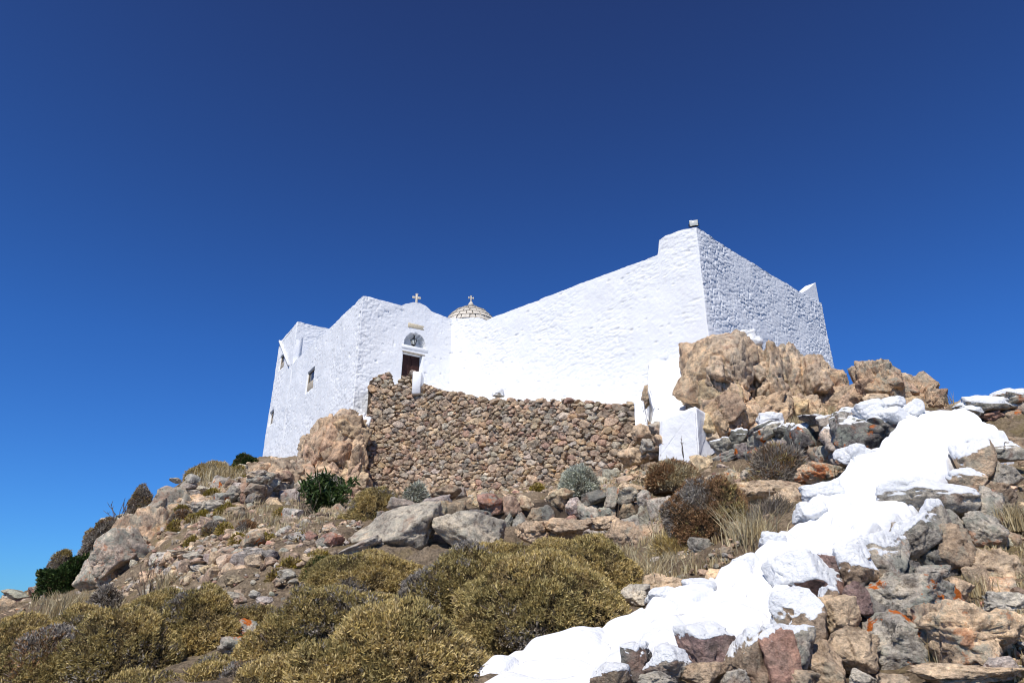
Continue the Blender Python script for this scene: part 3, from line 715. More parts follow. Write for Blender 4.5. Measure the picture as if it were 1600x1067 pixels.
rp = Path([P(567, 700, 24.0), P(650, 700, 23.9), P(740, 700, 22.6), P(850, 700, 21.0), P(950, 700, 19.9), P(1010, 700, 19.3), P(1045, 700, 18.6)])
rt_pts = [(567, 592), (590, 584), (611, 578), (612, 598), (622, 596), (645, 580), (647, 600), (670, 602), (700, 608), (740, 616), (770, 623), (850, 624), (900, 624), (960, 629), (990, 627), (1004, 655), (1020, 655), (1032, 665), (1045, 680)]
rb_pts = [(567, 790), (640, 790), (760, 785), (880, 775), (960, 755), (1045, 735)]
rzt = rp.zof(rt_pts); rzb = rp.zof(rb_pts)
rw = thing('retaining_wall', 'tall dry stone retaining wall of brown rubble below the chapel door', 'stone wall', (rp(5)[0], rp(5)[1], 4.0))
mb = MB()
n_ = fitted(mb, rng, rp, rzb, rzt, .25, .135, dict(tan=4, brown=3.4, grey=2.2, red=1.4, pale=.7, ochre=1.2, dark=.6, sand=1.2), sub=3)
fitted(mb, rng, rp, rzb, lambda t: rzt(t) - .06, .17, .11, dict(tan=4, brown=3, grey=2.2), back=.045, cut=0)
par(mb.build('stonework', M['rock'], smooth=False), rw)
def backing(path, zb, zt, thick, off, drop=.08, name='core', root=None, mat='gap'):
    ss = np.linspace(0.02, path.L - .02, max(8, int(path.L / .12))); V = []
    for s in ss:
        x, y, nx, ny = path(s); z1 = zt(s) - drop; z0 = zb(s) - .5
        V += [(x - nx * off, y - ny * off, z0), (x - nx * off, y - ny * off, z1), (x - nx * thick, y - ny * thick, z1), (x - nx * thick, y - ny * thick, z0)]
    F = []
    for i in range(len(ss) - 1):
        a, b = i * 4, i * 4 + 4; F += [(a, b, b + 1, a + 1), (a + 1, b + 1, b + 2, a + 2), (a + 2, b + 2, b + 3, a + 3)]
    F += [(0, 1, 2, 3), (len(V) - 4, len(V) - 1, len(V) - 2, len(V) - 3)]
    o = mk(name, V, F, M[mat], None, False); par(o, root); return o
backing(rp, rzb, rzt, .45, .06, name='earth_core', root=rw)
# white pier at the door end of the parapet
pc = P(652, 607, 23.95); pw = 15 / pxm(pc)
a = P(646, 584, 23.85); b = P(660, 607, 24.1)
pr = mb = MB(); bevbox(mb, a[0] + .005, b[0], 23.62, 24.45, b[2] - .35, a[2] + .02, .03)
pm = mb.build('gate_pier', M['plaster']); setorigin(pm, (a[0] + .2, 24, b[2] - .35)); tag(pm, 'low white plastered pier at the end of the rubble parapet', 'pier')
# terrace behind it, whitewashed against the walls
ss = np.linspace(0, rp.L, 120); V = []; NV = 16
bl = Path([C0 + nD * -.1, I - (nD * .1), K - nB_ * .1])
lb = Path([C0, I, K])
zterr = rp.zof([(567, 608), (645, 609), (670, 607), (700, 610), (740, 618), (770, 625), (850, 626), (900, 626), (960, 631), (990, 631), (1004, 660), (1020, 660), (1032, 669), (1045, 684)])
for s in ss:
    x, y, nx, ny = rp(s); t = x / y
    # building line along the same bearing
    q = np.linspace(0, lb.L, 400); X = np.interp(q, lb.c, lb.p[:, 0]); Y = np.interp(q, lb.c, lb.p[:, 1]); k = int(np.argmin(abs(X / Y - t))); bx, by = X[k] * 1.012, Y[k] * 1.012
    z0 = zterr(s) - .02
    for j in range(NV):
        u = j / (NV - 1); xx = (x - nx * .02) * (1 - u) + bx * u; yy = (y - ny * .02) * (1 - u) + by * u
        V.append((xx, yy, z0 + .30 * u + .3 * max(0, u - .6) + (.04 * math.sin(u * 9 + s * 3) if 0 < j else 0)))
ii = np.arange(len(ss) * NV).reshape(len(ss), NV)
Fq = np.stack([ii[:-1, :-1].ravel(), ii[1:, :-1].ravel(), ii[1:, 1:].ravel(), ii[:-1, 1:].ravel()], 1)
o = mk('terrace_ground', V, Fq, M['cap']); tag(o, 'narrow whitewashed terrace at the foot of the walls', kind='structure')

# ---------------------------------------------------------------- crags and outcrops (several fractured masses grown together)
def crag(name, label, masses, seed, sub=5, parent=None, cat='rock outcrop', disp=.06, wash=None, blocks=0):
    rng = np.random.default_rng(seed); mb = MB(); base = None
    for m in masses:
        px, py, wp, hp, Y, dep, col = m[:7]; lich = m[7] if len(m) > 7 else .15; ws = m[8] if len(m) > 8 else None
        c = P(px, py, Y); s = pxm(c); size = np.array([wp / s, dep, hp / s])
        V, F = stone(rng, sub, size, npl=11, p=40, rough=.0)
        Rm = rotm(rng, .15); V = V @ Rm.T; lo, hi = V.min(0), V.max(0); V = (V - (lo + hi) / 2) / (hi - lo) * size
        W = V + c + np.array([0, dep * .3, 0]); D = V / (np.linalg.norm(V, axis=1)[:, None] + 1e-9)
        dsp = disp * 3.2 * rocky(W * np.array([.95, .95, .7]), seed, ((1, 1.35), (2.4, .6), (5.6, .22), (12., .09))) + disp * .25 * fbm(W * 9, 3, 66)
        W = W + D * dsp[:, None]
        f1, f2, idv, _ = worley(W * .9, seed); g1, g2, idg, _ = worley(W * 2.3, seed + 5)
        cv = np.array(PAL[col])[None] * (1 + .3 * (idg - .5) + .3 * (idv - .5))[:, None]
        gl = np.clip(fbm(W * .8, 3, 88) * 3 + .15 + .3 * (W[:, 2] - c[2]) / size[2] * 2, 0, 1)[:, None]   # grey weathered skin on exposed crowns
        cv = (cv * (1 - gl * .5) + np.array(PAL['grey'])[None] * gl * .5) * np.array([1.06, 1.02, .98])
        wm = np.zeros(len(W))
        if ws is not None:
            wm = washmask(W, F, ws)
        mb.add(W, F, Col=cv, lich=np.full(len(W), lich), wash=wm)
        for q_ in range(blocks):
            dd = rng.normal(size=3); dd[1] = -abs(dd[1]) - .4; dd[0] = min(max(dd[0], -.7), .7); dd[2] = min(dd[2], .15); dd /= np.linalg.norm(dd); k_ = int(np.argmax(D @ dd)); sz_ = size * rng.uniform(.35, .62, 3); sz_[1] = min(sz_[1], 1.0)
            Vb_, Fb_ = stone(rng, 5, sz_, npl=7, p=90, rough=.035); Vb_ = Vb_ @ rotm(rng, .35).T; cb = W[k_] - D[k_] * sz_.mean() * .33
            mb.add(Vb_ + cb, Fb_, Col=np.array(PAL[col]) * np.array([1.06, 1.02, .98]) * rng.uniform(.75, 1.12) * rng.uniform(.96, 1.04, 3) * (.55 if 0 else 1), lich=lich, wash=0)
        if base is None or c[2] - size[2] / 2 < base[2]: base = (c[0], c[1] + dep * .3, c[2] - size[2] / 2)
    o = mb.build(name, M['crag']); setorigin(o, base); tag(o, label, cat); return o
crag('crag', 'huge fractured tan crag under the right corner of the tall white wall', [
    (1131, 590, 102, 175, 17.4, 2.6, 'tan', .2), (1150, 650, 90, 90, 16.8, 1.8, 'tan'), (1200, 592, 80, 128, 18.0, 2.4, 'tan', .2), (1238, 600, 105, 150, 18.0, 3.0, 'tan', .35), (1205, 650, 90, 80, 17.0, 1.6, 'sand'),
    (1285, 610, 80, 115, 18.2, 2.4, 'tan'), (1262, 645, 90, 75, 17.2, 1.8, 'sand'), (1315, 630, 60, 90, 18.0, 1.9, 'tan'), (1112, 670, 60, 60, 16.6, 1.4, 'sand'), (1330, 650, 60, 50, 17.2, 1.6, 'tan')], 5, sub=6, disp=.07, blocks=3)
crag('crag', 'grey topped tan crag rising beside the head of the white wall', [
    (1393, 600, 66, 90, 16.0, 1.7, 'tan', .45), (1462, 625, 46, 56, 16.0, 1.3, 'tan', .3), (1490, 640, 44, 30, 15.6, 1.1, 'tan', .3), (1436, 616, 56, 82, 16.2, 1.5, 'tan', .3), (1350, 625, 75, 70, 16.6, 2.0, 'tan'), (1410, 640, 110, 60, 15.2, 1.8, 'sand'), (1475, 640, 60, 40, 15.8, 1.5, 'tan', .3), (1375, 615, 60, 60, 16.2, 1.5, 'tan')], 9, sub=6, disp=.055, blocks=4)
crag('boulder', 'massive tan boulder carrying the left corner of the chapel', [
    (510, 705, 112, 150, 23.6, 2.6, 'tan', .15), (532, 680, 84, 104, 23.6, 2.4, 'tan', .1), (556, 672, 40, 60, 23.9, 1.4, 'tan', .1, .9), (478, 742, 46, 70, 23.0, 1.6, 'tan', .3), (530, 745, 70, 60, 22.9, 1.5, 'sand', .1), (556, 735, 44, 85, 22.8, 1.0, 'tan', .1), (495, 768, 80, 60, 22.3, 1.2, 'grey', .3), (552, 772, 56, 46, 22.6, 1.0, 'tan', .1)], 14, sub=6, disp=.06, blocks=4)
crag('outcrop', 'grey rounded rock outcrop on the left ridge beside the green bush', [
    (190, 885, 84, 110, 16.4, 2.2, 'grey', .5), (228, 850, 86, 110, 17.2, 2.2, 'tan', .45), (258, 806, 76, 80, 18.8, 2.0, 'grey', .4), (300, 790, 70, 50, 19.0, 1.8, 'tan', .3), (200, 905, 60, 50, 16.3, 1.3, 'ochre', .2), (232, 880, 50, 60, 16.8, 1.3, 'red', .3)], 17, sub=5, disp=.05, blocks=4)
crag('outcrop', 'low grey bedrock ledge showing on the left slope above the stone terrace', [
    (325, 795, 70, 26, 17.5, 1.6, 'grey', .3), (262, 850, 60, 40, 16.5, 1.3, 'tan', .2)], 19, sub=5, disp=.04)
crag('bedrock_step', 'orange brown bedrock step below the massive chapel boulder', [
    (440, 742, 46, 60, 22.4, 1.6, 'tan', .2), (415, 740, 70, 38, 22.8, 1.6, 'tan', .3), (385, 748, 60, 28, 22.8, 1.4, 'grey', .3), (425, 752, 60, 34, 22.4, 1.4, 'tan', .1)], 23, sub=5, disp=.04)
# white blocks at the foot of the courtyard wall
def lump_block(name, label, quad, Y0, dep, seed, mat='plaster'):
    rng = np.random.default_rng(seed); xs = [q[0] for q in quad]; ys = [q[1] for q in quad]
    return None
mb = MB(); bw = P(1072, 640, 16.9)
def loft(rings, mb, **at):                       # rings of equal length, bottom to top
    V = np.concatenate(rings); n = len(rings[0]); F = []
    for r in range(len(rings) - 1):
        for i in range(n):
            a, b = r * n + i, r * n + (i + 1) % n; F += [[a, b, b + n], [a, b + n, a + n]]
    m_ = (len(rings) - 1) * n
    for i in range(1, n - 1): F.append([m_, m_ + i, m_ + i + 1])
    mb.add(V, np.array(F), **at)
def plasterize(o, amp=.03, cuts=5, f=3.0):
    bm = bmesh.new(); bm.from_mesh(o.data); bmesh.ops.remove_doubles(bm, verts=bm.verts[:], dist=1e-4)
    bmesh.ops.recalc_face_normals(bm, faces=bm.faces[:]); bmesh.ops.bevel(bm, geom=bm.edges[:], offset=.03, segments=2, affect='EDGES')
    bmesh.ops.triangulate(bm, faces=bm.faces[:])
    for _ in range(cuts):
        ed = [e for e in bm.edges if e.calc_length() > .09]
        if not ed: break
        bmesh.ops.subdivide_edges(bm, edges=ed, cuts=1); bmesh.ops.triangulate(bm, faces=bm.faces[:])
    bm.normal_update(); co = np.array([v.co[:] for v in bm.verts]); no = np.array([v.normal[:] for v in bm.verts])
    co += no * (amp * fbm(co * f, 4, 5) + amp * .6 * fbm(co * f * 3, 2, 9))[:, None]
    for v, c in zip(bm.verts, co): v.co = c
    bm.to_mesh(o.data); bm.free(); o.data.polygons.foreach_set('use_smooth', [True] * len(o.data.polygons)); o.data.update()
q0 = [P(1030, 715, 16.6), P(1092, 720, 15.9), P(1122, 700, 16.6), P(1120, 700, 18.5), P(1035, 700, 18.5)]
q1 = [P(1031, 655, 16.6), P(1087, 634, 15.9), P(1112, 650, 16.6), P(1108, 640, 18.0), P(1035, 640, 18.0)]
mb = MB(); loft([np.array(q0), np.array(q1)], mb); o = mb.build('white_block', M['plaster']); plasterize(o, .018); setorigin(o, P(1075, 715, 17)); tag(o, 'squat whitewashed masonry block below the tall white wall', 'masonry block')
q0 = [P(1012, 690, 18.4), P(1078, 690, 18.0), P(1078, 690, 20), P(1012, 690, 20.5)]
q1 = [P(1022, 640, 18.6), P(1073, 640, 18.3), P(1075, 640, 20), P(1012, 640, 20.5)]
q2 = [P(1012, 605, 19.2), P(1074, 600, 18.9), P(1076, 600, 20), P(1012, 600, 20.5)]
q3 = [P(1015, 570, 20.25), P(1073, 560, 19.55), P(1076, 560, 20.2), P(1012, 560, 21)]
mb = MB(); loft([np.array(q) for q in (q0, q1, q2, q3)], mb); o = mb.build('buttress', M['plaster']); plasterize(o, .035); setorigin(o, P(1045, 690, 19)); tag(o, 'sloping whitewashed buttress against the tall wall, right of the rubble wall', 'buttress')
q0 = [P(993, 665, 18.6), P(1013, 668, 18.4), P(1013, 668, 19), P(993, 665, 19.2)]; q1 = [P(991, 628, 18.9), P(1004, 625, 18.8), P(1006, 625, 19.2), P(990, 628, 19.4)]
mb = MB(); loft([np.array(q0), np.array(q1)], mb); o = mb.build('white_slab', M['plaster']); plasterize(o, .03); setorigin(o, P(1003, 665, 18.8)); tag(o, 'small upright whitewashed slab at the right end of the rubble wall', 'stone slab')
rng = np.random.default_rng(31)
for (px, py, wp, hp, Y, col, lab, ws) in [(1011, 618, 16, 34, 19.4, 'sand', 'bare orange stone edge between the rubble wall and the white buttress', 0), (1208, 654, 44, 22, 15.9, 'pale', 'whitewashed flat stone lying at the foot of the crag', 1.6), (778, 612, 20, 15, 22.4, 'pale', 'pale lumpy stone on the terrace against the tall white wall', .9), (1172, 528, 54, 32, 18.9, 'pale', 'whitewashed lump of masonry above the crag', 1.7)]:
    o = rock_px('rock', px, py, wp, hp, Y, rng, np.array(PAL[col]), sub=4, wash=ws if ws else None); tag(o, lab, 'rock')

# ---------------------------------------------------------------- low dry stone walls with each larger stone a part
def low_wall(name, label, pts, zt_pts, zb_pts, rng, sx, sz, pal, lich, wash=None, sub=4, jitter=.3, cat='stone wall', thick=.5, maxn=100):
    """pts: pixel+distance line; stones stacked in irregular courses"""
    pts = [(p[0], p[1], hit(p[0], p[1])[1] - .2) if len(p) == 2 else p for p in pts]
    path = Path([P(*p) for p in pts]); zt = path.zof(zt_pts); zb = path.zof(zb_pts)
    root = thing(name, label, cat, (*path(path.L / 2)[:2], zb(path.L / 2))); n = 0; small = MB()
    rows = []
    zmin = min(zb(s) for s in np.linspace(0, path.L, 30)); zmax = max(zt(s) for s in np.linspace(0, path.L, 30))
    items = []
    s = 0
    while s < path.L:                            # column by column with varied widths, then offset courses
        w_ = sx * rng.uniform(.6, 1.6); lo, hi = zb(s + w_ / 2), zt(s + w_ / 2); z = lo + rng.uniform(-.3, .1) * sz
        while z < hi - sz * .3:
            h_ = sz * rng.uniform(.65, 1.5); h_ = min(h_, hi - z + sz * .25)
            items.append((s + w_ / 2 + rng.normal(0, sx * .25), z + h_ / 2, w_ * rng.uniform(.85, 1.45), h_ * 1.15, z + h_ > hi - sz * .45)); z += h_ * .86
        s += w_ * .93
    items.sort(key=lambda q: -q[2] * q[3])
    for i, (s, z, w_, h_, top) in enumerate(items):
        x, y, nx, ny = path(min(max(s, 0), path.L)); off = rng.uniform(-.1, .16) * sx
        c = np.array([x - nx * (off + sx * .35), y - ny * (off + sx * .35), z])
        size = np.array([w_, sx * rng.uniform(.8, 1.3), h_]); col = pick(rng, pal)
        V, F = stone(rng, sub if i < maxn else 2, (1, 1, 1), rough=.05); V = V @ rotm(rng, .2).T; lo, hi = V.min(0), V.max(0); V = (V - (lo + hi) / 2) / (hi - lo) * size
        a = math.atan2(nx, -ny) ; a = math.atan2(-nx * -1, -ny) if False else math.atan2(ny, nx) + math.pi / 2
        Rz = np.array([[math.cos(a), -math.sin(a), 0], [math.sin(a), math.cos(a), 0], [0, 0, 1]]); b = rng.normal(0, .12); Ry = np.array([[math.cos(b), 0, math.sin(b)], [0, 1, 0], [-math.sin(b), 0, math.cos(b)]])
        V = V @ Ry.T @ Rz.T
        wm = washmask(V, F, wash) if (wash is not None and top) else np.zeros(len(V))
        if i < maxn:
            o = mk('stone', V, F, M['rock'], root, sub > 3, dict(Col=np.tile(col, (len(V), 1)), lich=np.full(len(V), lich * rng.uniform(.3, 1.6)), wash=wm)); o.location = c - np.array(root.location)
        else: small.add(V + c - np.array(root.location), F, Col=col, lich=lich, wash=wm)
    if small.n: o = small.build('small_stones', M['rock'], root); o['kind'] = 'stuff'
    backing(path, zb, zt, thick, sx * .45, drop=sz * .55, name='earth_core', root=root)
    return path
rng = np.random.default_rng(41)
GR = dict(grey=4, brown=2, tan=2.5, red=.8, dark=1.2, pale=.6)
low_wall('dry_stone_wall', 'low grey dry stone wall with dabs of whitewash leading down from the dark boulder', [(1112, 700, 15.6), (1180, 690, 14.2), (1250, 690, 12.6), (1335, 700, 11.0)],
         [(1112, 695), (1140, 680), (1180, 668), (1230, 662), (1260, 657), (1300, 650), (1335, 640)], [(1112, 725), (1180, 728), (1250, 735), (1335, 735)], rng, .44, .36, dict(grey=4, dark=2.0, brown=1), .6, wash=.05)
low_wall('ruined_wall', 'ruined dry stone wall line behind the two grey slabs in mid slope', [(560, 815, 13.5), (640, 805, 13.4), (760, 800, 13.4), (880, 795, 13.4), (1000, 800, 12.8), (1062, 815, 12)],
         [(560, 820), (590, 800), (620, 786), (660, 780), (700, 782), (760, 775), (810, 772), (850, 768), (900, 768), (950, 768), (1000, 770), (1062, 795)], [(560, 838), (640, 822), (700, 815), (760, 818), (800, 830), (880, 838), (960, 842), (1062, 845)], rng, .36, .31, dict(grey=3.6, brown=2, tan=2, dark=1.2, red=.8, pale=.4), .35)
low_wall('ruined_wall', 'small tumbled dry stone wall just below the far left corner of the chapel', [(345, 785), (400, 790), (450, 780)], [(345, 768), (370, 752), (400, 742), (455, 740)], [(345, 785), (400, 790), (430, 785), (455, 775)], rng, .42, .24, GR, .2, sub=3)
low_wall('ruined_wall', 'low curved terrace wall of tan stones on the left scree slope', [(232, 890), (270, 903), (320, 906), (370, 898), (420, 883)], [(232, 868), (270, 865), (320, 868), (360, 862), (420, 858)], [(232, 892), (270, 908), (300, 910), (340, 905), (420, 885)], rng, .3, .17, dict(tan=4, grey=2, pale=1, sand=1), .12, sub=3)
low_wall('ruined_wall', 'grey stone heap along the left skyline', [(235, 808), (265, 796), (300, 782)], [(235, 775), (265, 755), (300, 742)], [(235, 805), (265, 795), (300, 780)], rng, .4, .24, dict(grey=4, pale=2), .25, sub=3)
low_wall('ruined_wall', 'distant stone heap at the far left edge', [(-60, 945, 20), (0, 940, 20), (40, 935, 19.6), (70, 930, 19)], [(-60, 935), (0, 932), (40, 922), (75, 915)], [(-60, 970), (0, 965), (75, 960)], rng, .5, .3, dict(grey=3, pale=2, red=.6, tan=2), .2, sub=3)
low_wall('ruined_wall', 'pale stone heap on the left skyline beside the bare twigs', [(158, 823, 19.5), (180, 812, 19.8), (205, 806, 20)], [(158, 820), (180, 808), (205, 800)], [(158, 835), (205, 835)], rng, .4, .22, dict(grey=3, pale=2), .2, sub=3)

# ---------------------------------------------------------------- the whitewashed wall beside the path
ww = thing('whitewashed_wall', 'long dry stone wall with thick whitewashed top climbing beside the path', 'stone wall', P(1250, 1000, 5.2))
def Yw(py): return float(np.interp(py, [600, 640, 700, 780, 850, 900, 960, 1000, 1067, 1120], [10.6, 9.9, 8.6, 7.2, 6.2, 5.6, 5.0, 4.7, 4.25, 3.9]))
# crest sheet: left edge and right edge in matched stations
Lp = [(690, 1105), (728, 1067), (765, 1031), (822, 1006), (916, 986), (978, 962), (1021, 938), (1060, 925), (1110, 905), (1150, 885), (1178, 862), (1215, 832), (1262, 812), (1262, 785), (1305, 745), (1325, 728), (1328, 706), (1375, 698), (1408, 652), (1440, 640), (1500, 638)]
Rp = [(870, 1125), (925, 1085), (985, 1045), (1040, 1022), (1095, 995), (1160, 995), (1210, 970), (1235, 935), (1245, 905), (1275, 878), (1318, 862), (1355, 842), (1390, 822), (1420, 800), (1435, 778), (1455, 758), (1480, 728), (1490, 702), (1540, 684), (1572, 676)]
n_s = 260; n_w = 90
def resample(P_, n):
    P_ = np.array(P_, float); d = np.linalg.norm(np.diff(P_, axis=0), axis=1); c = np.arange(len(P_)); u = np.linspace(0, len(P_) - 1, n)
    return np.stack([np.interp(u, c, P_[:, 0]), np.interp(u, c, P_[:, 1])], 1)
La, Ra = resample(Lp, n_s), resample(Rp, n_s)
V = []
for i in range(n_s):
    A_ = P(La[i, 0], La[i, 1], Yw(La[i, 1]) + .55); B_ = P(Ra[i, 0], Ra[i, 1], Yw(Ra[i, 1]) + .16)
    for j in range(n_w):
        u = j / (n_w - 1); uu = -.04 + u * 1.08; p = A_ * (1 - uu) + B_ * uu; V.append(p)
V = np.array(V); u_ = np.tile(np.linspace(0, 1, n_w), n_s)
edge = np.clip(np.minimum(u_, 1 - u_) / .10, 0, 1)
f1, f2, idv, c1 = worley(V * np.array([2.2, 2.2, 1.2]) + .3 * fbm(V * 2.0, 2, 3)[:, None], 77)
h = .06 * (idv - .5) + .045 * np.clip((f2 - f1) * 3.2, 0, 1) - .03 - .03 * np.exp(-((f2 - f1) / .05) ** 2) + .05 * fbm(V * 1.6, 3, 12) + .012 * fbm(V * 9, 3, 19)
V[:, 2] += h * np.clip(edge * 1.3, .25, 1) + .02 - np.where(u_ > .5, (1 - edge) ** 2 * .26, (1 - edge) ** 2 * .08)
out = (1 - edge)[:, None] * np.stack([fbm(V * 2.5, 2, 91), fbm(V * 2.5 + 9, 2, 92), 0 * u_], 1) * .04
V += out
ii = np.arange(n_s * n_w).reshape(n_s, n_w)
Fq = np.stack([ii[:-1, :-1].ravel(), ii[:-1, 1:].ravel(), ii[1:, 1:].ravel(), ii[1:, :-1].ravel()], 1)
# skirts give the crest its thickness
def skirt(rows, other):
    nb = V[rows] + (V[other] - V[rows]) * np.clip(.22 / np.linalg.norm(V[other] - V[rows], axis=1), 0, .4)[:, None]; nb[:, 2] = V[rows][:, 2] - .42; return nb
VA = np.concatenate([V, skirt(ii[:, 0], ii[:, -1]), skirt(ii[:, -1], ii[:, 0])]); b0 = n_s * n_w; b1 = b0 + n_s; k_ = np.arange(n_s - 1)
Fs = np.concatenate([Fq, np.stack([ii[:-1, 0], ii[1:, 0], b0 + k_ + 1, b0 + k_], 1), np.stack([ii[:-1, -1], b1 + k_, b1 + k_ + 1, ii[1:, -1]], 1)])
par(mk('whitewashed_crest', VA, Fs, M['cap']), ww)
rng = np.random.default_rng(52)
face = [  # px, py, w, h, colour, lichen, wash, side, dY
    (1465, 778, 140, 58, 'grey', .1, .55, .3, 0), (1471, 811, 60, 58, 'grey', .3, .35, .8, 0), (1443, 836, 66, 58, 'grey', .45, .35, .7, -.05), (1408, 829, 32, 28, 'grey', .2, None, 0, -.1),
    (1388, 867, 94, 66, 'grey', .45, .42, .6, -.1), (1347, 884, 60, 66, 'tan', .2, .65, .2, -.1), (1303, 880, 36, 30, 'plum', .1, .0, 0, -.05), (1272, 900, 104, 70, 'red', .1, .9, .9, -.05),
    (1262, 962, 80, 78, 'brown', .3, .5, .5, -.1), (1300, 950, 34, 56, 'brown', .2, .3, 0, .1), (1225, 1000, 60, 40, 'brown', .2, .8, .3, 0), (1172, 1030, 60, 84, 'brown', .25, .3, .3, -.05), (1108, 1010, 80, 64, 'plum', .1, .45, .4, -.05), (1047, 1036, 70, 46, 'grey', .2, .6, .3, -.1),
    (1000, 1034, 54, 50, 'dark', .2, .3, .2, 0), (958, 1062, 60, 40, 'brown', .2, .5, .2, 0), (1538, 716, 56, 60, 'tan', .35, .3, .8, 0), (1562, 700, 64, 34, 'grey', .3, .5, .3, .1), (1515, 752, 52, 40, 'tan', .3, .4, .6, .1),
    (1162, 886, 40, 32, 'grey', 0, 1.3, 0, .5), (1215, 846, 50, 34, 'grey', 0, 1.3, 0, .5), (1100, 918, 60, 30, 'grey', 0, 1.3, 0, .5), (1290, 772, 60, 40, 'grey', 0, 1.4, 0, .5), (1270, 800, 50, 34, 'grey', 0, 1.4, 0, .4), (1345, 712, 60, 36, 'grey', 0, 1.3, 0, .5), (1040, 930, 60, 26, 'grey', 0, 1.3, 0, .5),
    # bare stones of the face
    (1341, 934, 40, 48, 'plum', .15, None, 0, .1), (1318, 962, 66, 60, 'sand', .05, None, 0, -.1), (1440, 932, 165, 76, 'grey', .95, None, 0, .0), (1463, 895, 60, 26, 'grey', .7, None, 0, .1), (1423, 1006, 128, 96, 'grey', .85, None, 0, -.15),
    (1443, 958, 46, 24, 'tan', .9, None, 0, -.15), (1343, 1016, 78, 68, 'sand', .1, None, 0, -.1), (1300, 1038, 66, 68, 'tan', .3, None, 0, -.05), (1250, 1014, 62, 60, 'grey', .4, .1, .3, -.1), (1222, 1034, 50, 84, 'red', .1, .0, .4, -.1), (1110, 1056, 80, 38, 'tan', .1, None, 0, -.15),
    (1356, 1062, 50, 30, 'grey', .2, None, 0, -.15), (1498, 858, 68, 76, 'tan', .3, None, 0, .1), (1550, 828, 62, 62, 'grey', .5, None, 0, .3), (1508, 918, 38, 34, 'tan', .1, None, 0, .1), (1538, 910, 34, 54, 'tan', .2, None, 0, .2), (1030, 1064, 64, 26, 'grey', .2, None, 0, -.2),
    (1585, 742, 50, 54, 'grey', .4, None, 0, .2), (1555, 790, 56, 66, 'grey', .5, None, 0, .2), (1420, 890, 60, 40, 'dark', .3, None, 0, .3), (1380, 950, 60, 70, 'dark', .2, None, 0, .35), (1310, 1000, 60, 50, 'brown', .2, None, 0, .3), (1480, 880, 60, 60, 'dark', .3, None, 0, .4),
    (1200, 1062, 60, 40, 'brown', .2, None, 0, 0), (1150, 1066, 50, 36, 'grey', .2, None, 0, -.1), (1260, 1064, 56, 34, 'tan', .2, None, 0, -.1), (1400, 1066, 60, 26, 'tan', .2, None, 0, -.2), (1520, 790, 40, 60, 'dark', .3, None, 0, .4), (1500, 820, 46, 50, 'grey', .4, None, 0, .35),
    (1365, 676, 92, 64, 'dark', .6, .05, .2, 1.3), (1400, 668, 70, 50, 'dark', .5, .5, 0, 1.1), (1570, 770, 50, 40, 'brown', .3, None, 0, .4), (1380, 905, 40, 30, 'brown', .2, None, 0, .15)]
for (px, py, wp, hp, col, li, ws, sd, dY) in face:
    if ws is not None and ws < 1: dY -= .12; wp *= 1.12; hp *= 1.14; ws -= .13
    o = rock_px('stone', px, py, wp, hp, Yw(py) + dY + (.0 if wp < 100 else .1), rng, np.array(PAL[col]) * rng.uniform(.88, 1.12), parent=ww, sub=5, lich=li, wash=ws, side=sd, tilt=.15, rough=.028 if ws is not None else .045, p=18 if ws is not None else 50)
for (px, py, wp, hp, dY) in [(1372, 640, 56, 34, 1.1), (1400, 630, 50, 30, 1.2), (1428, 640, 36, 34, .9), (1400, 648, 60, 30, 1.0)]:
    rock_px('painted_stone', px, py, wp, hp, Yw(py) + dY - .6, rng, np.array(PAL['grey']), parent=ww, sub=5, wash=1.8, lich=0, tilt=.1, rough=.03, p=14)
# earth and packing behind the face stones
rngp = np.random.default_rng(57); mb = MB()
for i in range(n_s):
    for q in range(1):
        a = P(Ra[i, 0], Ra[i, 1], Yw(Ra[i, 1]) + .55); s = .16 * rngp.uniform(.6, 1.5)
        V_, F_ = stone(rngp, 2, (s * 1.6, s * 1.3, s)); mb.add(V_ @ rotm(rngp).T + a + np.array([rngp.normal(0, .12), rngp.normal(.1, .1), -.25 - rngp.uniform(0, .5)]), F_, Col=pick(rngp, dict(dark=2, brown=3, grey=1)), lich=.2, wash=0)
o = par(mb.build('packing_stones', M['rock']), ww); o['kind'] = 'stuff'

